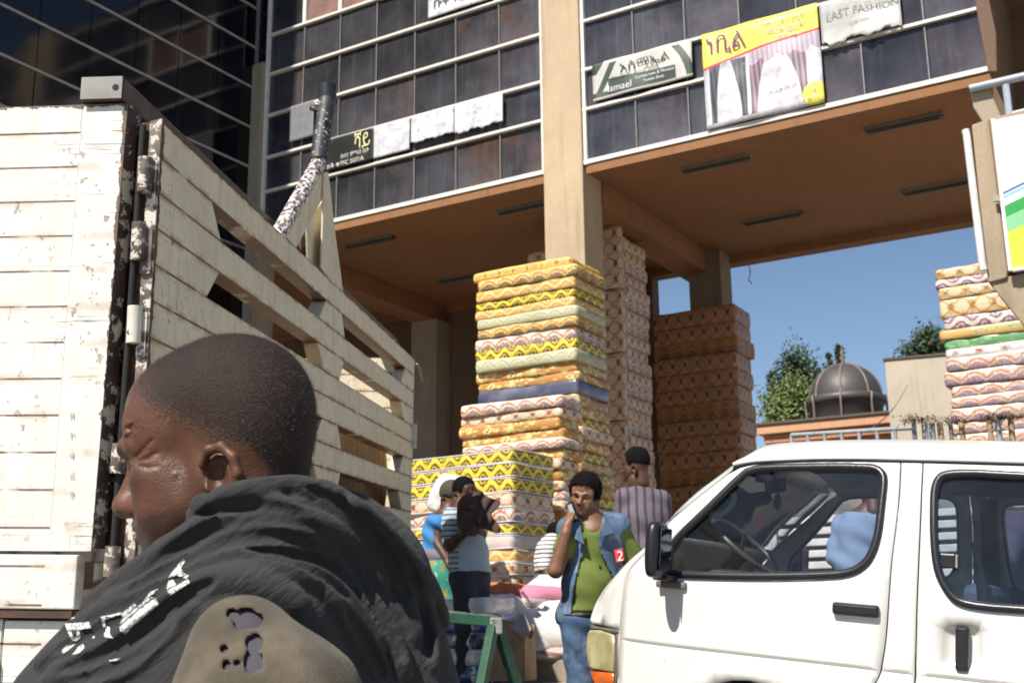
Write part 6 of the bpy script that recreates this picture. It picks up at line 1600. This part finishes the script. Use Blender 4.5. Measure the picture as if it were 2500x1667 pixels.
# collar, pocket patch, pendant, belt, telephone
for pts in ([(505,345),(520,400),(490,470),(465,535),(580,500),(560,430)], [(345,440),(350,500),(372,585),(300,540),(315,480)]):
    P_ = [Vector(q3(*p, -.125))-root.location for p in pts]; cpl = MB().add(P_+[v+Vector((0, .012, 0)) for v in P_], [tuple(range(len(P_))), tuple(range(len(P_), 2*len(P_)))[::-1]]+[(i, (i+1) % len(P_), len(P_)+(i+1) % len(P_), len(P_)+i) for i in range(len(P_))]); cpl.build('collar', DENIMV, vest, .003).matrix_parent_inverse = Matrix.Identity(4); 
for o in [c for c in vest.children if c.name.startswith('collar')]: o.matrix_local = vest.matrix_local.inverted() @ Matrix.Translation(root.location-root.location)
P_ = [Vector(q3(*p, -.142))-root.location for p in ((582,618),(640,604),(655,690),(600,708))]
pt = MB().add(P_+[v+Vector((0, .02, 0)) for v in P_], [(0, 1, 2, 3), (7, 6, 5, 4), (0, 4, 5, 1), (1, 5, 6, 2), (2, 6, 7, 3), (3, 7, 4, 0)]).build('red_patch', REDI, root)
tx = text('2', .075, WHITEI, root, *(Vector(q3(600, 695, -.148))-root.location).xz, y=(Vector(q3(600, 690, -.150))-root.location).y)
MB().tube([Vector(q3(405, 555, -.15))-root.location, Vector(q3(407, 585, -.15))-root.location], .006, 8).build('pendant', mat('gold', (.8, .5, .12), .3, 1), root)
F_ = Field(lo, hi, .011)
for a, b, c in (('hl', 'kl', 'fl'), ('hr', 'kr', 'fr')): F_.chain([J[a], J[b], J[c]], [.100, .075, .062], .02)
F_.ell(J['hip']+np.array((0, 0, -.01)), (.158, .124, .12), .03); F_.cut(2, float(q3(380, 1085)[2]), False)
garment(root, inv, 'jeans', F_, DENIM, amp=.005, fr=30)
F_ = Field(lo, hi, .008); F_.ell(J['hip']+np.array((0, 0, .02)), (.165, .131, .13), 0); F_.cut(2, float(q3(380, 1108)[2])); F_.cut(2, float(q3(380, 1070)[2]), False); garment(root, inv, 'belt', F_, BLK, amp=0)
ph = MB().box((-.008, -.024, -.055), (.008, .024, .055)).build('mobile_phone', BLK, None, .005); ph.matrix_world = Matrix.Translation(q3(290, 348, -.095)) @ Matrix.Rotation(R(-18), 4, 'Y') @ Matrix.Rotation(R(35), 4, 'Z')
props(ph, label='small dark mobile phone held to the ear', cat='phone'); box('screen', (-.0085, -.019, -.04), (-.0081, .019, .045), mat('pale_phone_face', (.6, .62, .65), .2), ph)

# ---- the one in the striped jumper, seen from behind
c6 = lambda x, y: (1000+x/2.541, 1050+y/2.541); Y0 = 8.85
def q6(x, y, dy=0): return np.array(atY(*c6(x, y), Y0+dy))
J = dict(head=q6(1402, 212), face=(-.80, .58, -.08), neck=q6(1400, 330), sl=q6(1335, 420), sr=q6(1560, 430, .02), chest=q6(1445, 560), belly=q6(1450, 760), hip=q6(1450, 900), el=q6(1300, 640, .05), wl=q6(1330, 820, .18), er=q6(1590, 660, .0), wr=q6(1580, 860, .05), hl=q6(1400, 930), hr=q6(1500, 930), w=1.05, toe=(0, 1, 0))
for k in 'lr': J['k'+k] = np.array((J['h'+k][0], J['h'+k][1]+.03, PLZ+.48)); J['f'+k] = np.array((J['h'+k][0], J['h'+k][1], PLZ+.05))
root, inv, HMp, lo, hi = figure('person in striped violet jumper seen from behind', J, SK2, PLZ, .013, .95)
afro(root, inv, HMp, .010, -.01)
F_ = Field(lo, hi, .012); torso(F_, J, .018)
for a, b, c in (('sl', 'el', 'wl'), ('sr', 'er', 'wr')): F_.chain([J[a], J[b], J[c]], [.068, .058, .045], .025)
F_.cut(2, float(q6(1450, 900)[2])); F_.cut(2, float(q6(1400, 350)[2]), False)
garment(root, inv, 'striped_jumper', F_, m_cloth('violet_striped_knit', (.135, .11, .135), .1, stripes=lambda T, c, x, y, z: T.mix(c, (.05, .036, .05), ((x*105+(T.noise(4, 2)-.5)*3).cos()).ss(.2, .8))), amp=.003)
F_ = Field(lo, hi, .013)
for a, b, c in (('hl', 'kl', 'fl'), ('hr', 'kr', 'fr')): F_.chain([J[a], J[b], J[c]], [.10, .08, .065], .03)
garment(root, inv, 'trousers', F_, DKJ)

# ---- the one holding up a brown cloth
c2 = lambda x, y: (1000+x/4.02, 1130+y/4.02); Y0 = 8.55
def q2(x, y, dy=0): return np.array(atY(*c2(x, y), Y0+dy))
J = dict(head=q2(535, 285), face=(.80, -.58, -.25), neck=q2(510, 440), sl=q2(640, 520, .10), sr=q2(420, 540, -.06), chest=q2(550, 640), belly=q2(580, 900), hip=q2(590, 1080), el=q2(700, 700, -.02), wl=q2(640, 560, -.16), er=q2(390, 810, -.08), wr=q2(540, 690, -.17), hl=q2(650, 1110, .04), hr=q2(540, 1110, -.04), w=.92, toe=(.7, -.7, 0))
for k in 'lr': J['k'+k] = np.array((J['h'+k][0]+.02, J['h'+k][1]-.03, PZ+.38)); J['f'+k] = np.array((J['h'+k][0], J['h'+k][1], PZ+.06))
root, inv, HMp, lo, hi = figure('person in pale striped shirt hiding the face behind a brown cloth', J, SK2, PZ, .012, .80)
afro(root, inv, HMp, .012, .0)
F_ = Field(lo, hi, .011); torso(F_, J, .015); F_.chain([J['sr'], J['sr']*.45+J['er']*.55], [.07, .066], .02); F_.chain([J['sl'], J['sl']*.5+J['el']*.5], [.066, .062], .02); F_.cut(2, float(q2(590, 1075)[2])); F_.cut(2, float(q2(510, 450)[2]), False)
hx = float(J['sr'][0]-root.location.x)
garment(root, inv, 'pale_shirt', F_, m_cloth('pale_blue_striped_jersey', (.42, .50, .55), .08, stripes=lambda T, c, x, y, z: T.mix(c, (.12, .13, .2), ((z*170).cos().ss(.3, .6))*((x*1.0 < float(J['sr'][0])+.045)))), amp=.004)
F_ = Field(lo, hi, .012)
for a, b, c in (('hl', 'kl', 'fl'), ('hr', 'kr', 'fr')): F_.chain([J[a], J[b], J[c]], [.10, .085, .07], .03)
F_.ell(J['hip']-np.array((0, 0, .02)), (.15, .12, .11), .03); F_.cut(2, float(q2(590, 1070)[2]), False); garment(root, inv, 'jeans', F_, DKJ)
Y0 = 8.30
pl = [(470,420),(520,330),(600,290),(690,265),(760,330),(890,385),(830,470),(800,500),(860,590),(895,640),(860,688),(760,655),(690,640),(650,715),(540,690),(470,610)]
sp_ = smooth(pl, 3); pts = list(sp_); xs = range(480, 890, 11); ys = range(280, 710, 11)
pts += [(x, y) for x in xs for y in ys if inside((x, y), sp_)]
v2, e2, f2, *_ = geometry.delaunay_2d_cdt([Vector(p) for p in pts], [(i, (i+1) % len(sp_)) for i in range(len(sp_))], [], 1, 1e-4)
vs = [q2(v.x, v.y, .011*math.sin((v.x+v.y*.55)*.05)+.012*math.sin((v.x*1.1-v.y*.3)*.022)) for v in v2]
fs = [tuple(f) for f in f2 if inside(sum((v2[i] for i in f), Vector((0, 0)))/len(f), sp_)]
bc = MB().add([tuple(v) for v in vs], fs, True).build('brown_cloth', m_cloth('dark_brown_cloth', (.075, .043, .037), .25, 9), fix=False)
s = bc.modifiers.new('cloth', 'SOLIDIFY'); s.thickness = .012; s.offset = 0; props(bc, label='dark brown cloth spread out in front of the face', cat='cloth')

# ---- the one behind with a white sack on the back and a green skirt
Y0 = 9.0
J = dict(head=q2(420, 330, .05), face=(.85, -.5, -.3), neck=q2(390, 470), sl=q2(400, 560, .12), sr=q2(300, 570, -.05), chest=q2(330, 680), belly=q2(320, 860), hip=q2(330, 1020), el=q2(420, 760, .1), wl=q2(430, 640, -.1), er=q2(270, 780, -.08), wr=q2(330, 880, -.15), hl=q2(370, 1060, .05), hr=q2(290, 1060, -.05), w=.85, toe=(.7, -.7, 0))
for k in 'lr': J['k'+k] = np.array((J['h'+k][0], J['h'+k][1], PZ+.4)); J['f'+k] = np.array((J['h'+k][0], J['h'+k][1], PZ+.06))
root, inv, HMp, lo, hi = figure('person in blue wrap and green patterned skirt bent under a white sack', J, SK2, PZ, .013, .85)
afro(root, inv, HMp, .02, .0, m_cloth('dark_olive_headscarf', (.06, .05, .03)))
F_ = Field(lo, hi, .013); torso(F_, J, .02); F_.cone(q2(300, 560), q2(200, 880), .08, .06, .04); F_.cut(2, float(q2(330, 900)[2])); F_.cut(2, float(q2(390, 500)[2]), False); garment(root, inv, 'blue_wrap', F_, m_cloth('bright_blue_cotton', (.04, .20, .46), .45, 14), amp=.010, fr=30)
F_ = Field(lo, hi, .013); F_.ell(q2(290, 930), (.17, .13, .10), .02); garment(root, inv, 'grey_sash', F_, m_cloth('grey_lilac_cloth', (.17, .16, .19), .3), amp=.008, fr=30)
F_ = Field(lo, hi, .013); F_.cone(q2(330, 1040), np.array((J['hip'][0], J['hip'][1], PZ+.15)), .155, .19, .02); F_.cut(2, PZ+.12)
garment(root, inv, 'green_skirt', F_, m_cloth('green_patterned_cotton', (.03, .26, .19), .2, stripes=lambda T, c, x, y, z: T.mix(T.mix(c, (.30, .22, .05), T.noise(14, 3, T.vec(x*2, y*2, z)).ss(.55, .6)), (.42, .42, .44), T.noise(17, 3, T.vec(x*2+5, y*2, z)).ss(.62, .66))), amp=.008, fr=22)
sk_ = c2(365, 330); sack('sack', sk_[0], sk_[1], 9.22, .27, .36, .25, m_sack('white_woven_sack', (.66, .65, .63)), 'small white sack carried on the back beside the truck end', seed=9, tilt=28)

# ---- the one in a white striped shirt behind the sacks
Y0 = 9.35
_q6 = q6
def q6(x, y, dy=0): return np.array(atY(*c6(x+28, y+14), Y0+dy))
J = dict(head=q6(880, 640, .1), face=(.7, -.7, -.5), neck=q6(860, 690), sl=q6(890, 730, .1), sr=q6(820, 735, -.05), chest=q6(845, 790), belly=q6(840, 880), hip=q6(840, 950), el=q6(900, 830), wl=q6(890, 900, -.1), er=q6(810, 830, -.1), wr=q6(840, 910, -.15), hl=q6(860, 960), hr=q6(820, 960), w=.72, toe=(0, -1, 0))
for k in 'lr': J['k'+k] = np.array((J['h'+k][0], J['h'+k][1]-.15, PLZ+.28)); J['f'+k] = np.array((J['h'+k][0], J['h'+k][1]-.05, PLZ+.05))
root, inv, HMp, lo, hi = figure('person in white striped shirt stooping behind the pink banded sack', J, SK2, PLZ, .014, .75)
afro(root, inv, HMp, .01)
F_ = Field(lo, hi, .013); torso(F_, J, .015); F_.chain([J['sr'], J['er']], [.06, .055], .02); F_.cut(2, float(q6(840, 870)[2])); garment(root, inv, 'striped_shirt', F_, m_cloth('white_black_stripes', (.68, .67, .65), .05, stripes=lambda T, c, x, y, z: T.mix(c, (.05, .05, .06), (z*190).cos().ss(.45, .6))))
F_ = Field(lo, hi, .014); F_.ell(q6(840, 930), (.13, .11, .12), .02)
for a, b, c in (('hl', 'kl', 'fl'), ('hr', 'kr', 'fr')): F_.chain([J[a], J[b], J[c]], [.085, .075, .06], .03)
garment(root, inv, 'jeans', F_, DENIM)

# ---- two more beyond the minibus, seen through its windows
c4 = lambda x, y: (1600+x/3.92, 1100+y/3.92)
for px0, py0, Y0, lab, col, nm in ((2088, 1310, 8.0, 'person in pale blue shirt seen through the minibus front window', (.20, .27, .40), 'blue_shirt'), (2432, 1310, 7.9, 'person in dull violet shirt seen through the minibus side window', (.13, .09, .12), 'violet_shirt')):
    def q4(dx, dy_, d=0): return np.array(atY(px0+dx, py0+dy_, Y0+d))
    J = dict(head=q4(44, -108), face=(.3, .95, -.2) if px0 < 2200 else (-.8, -.5, -.2), neck=q4(38, -66), sl=q4(-25, -40, .1), sr=q4(70, -52, -.05), chest=q4(20, 0), belly=q4(10, 70), hip=q4(10, 130), el=q4(-50, 50, .05), wl=q4(-30, 120, .1), er=q4(90, 50, -.05), wr=q4(70, 110, -.1), hl=q4(-15, 140), hr=q4(35, 140), w=1.0, toe=(0, 1, 0))
    if px0 > 2200: J['head'] = q4(-20, -110); J['neck'] = q4(-14, -66); J['er'] = q4(30, 55, -.2); J['wr'] = q4(-5, 70, -.3)
    for k in 'lr': J['k'+k] = np.array((J['h'+k][0], J['h'+k][1]+.2, PZ+.32)); J['f'+k] = np.array((J['h'+k][0], J['h'+k][1], PZ+.06))
    root, inv, HMp, lo, hi = figure(lab, J, SK2, PZ, .014, .86); afro(root, inv, HMp, .008)
    F_ = Field(lo, hi, .013); torso(F_, J, .02)
    for a, b in (('sl', 'el'), ('sr', 'er')): F_.chain([J[a], J[b]], [.072, .065], .03)
    F_.cut(2, float(q4(0, 135)[2])); F_.cut(2, float(q4(38, -60)[2]), False); garment(root, inv, nm, F_, m_cloth(nm+'_cotton', col, .12), amp=.006)
    F_ = Field(lo, hi, .015); F_.ell(q4(10, 135), (.16, .12, .11), .02)
    for a, b, c in (('hl', 'kl', 'fl'), ('hr', 'kr', 'fr')): F_.chain([J[a], J[b], J[c]], [.10, .08, .065], .03)
    garment(root, inv, 'trousers', F_, DKJ)
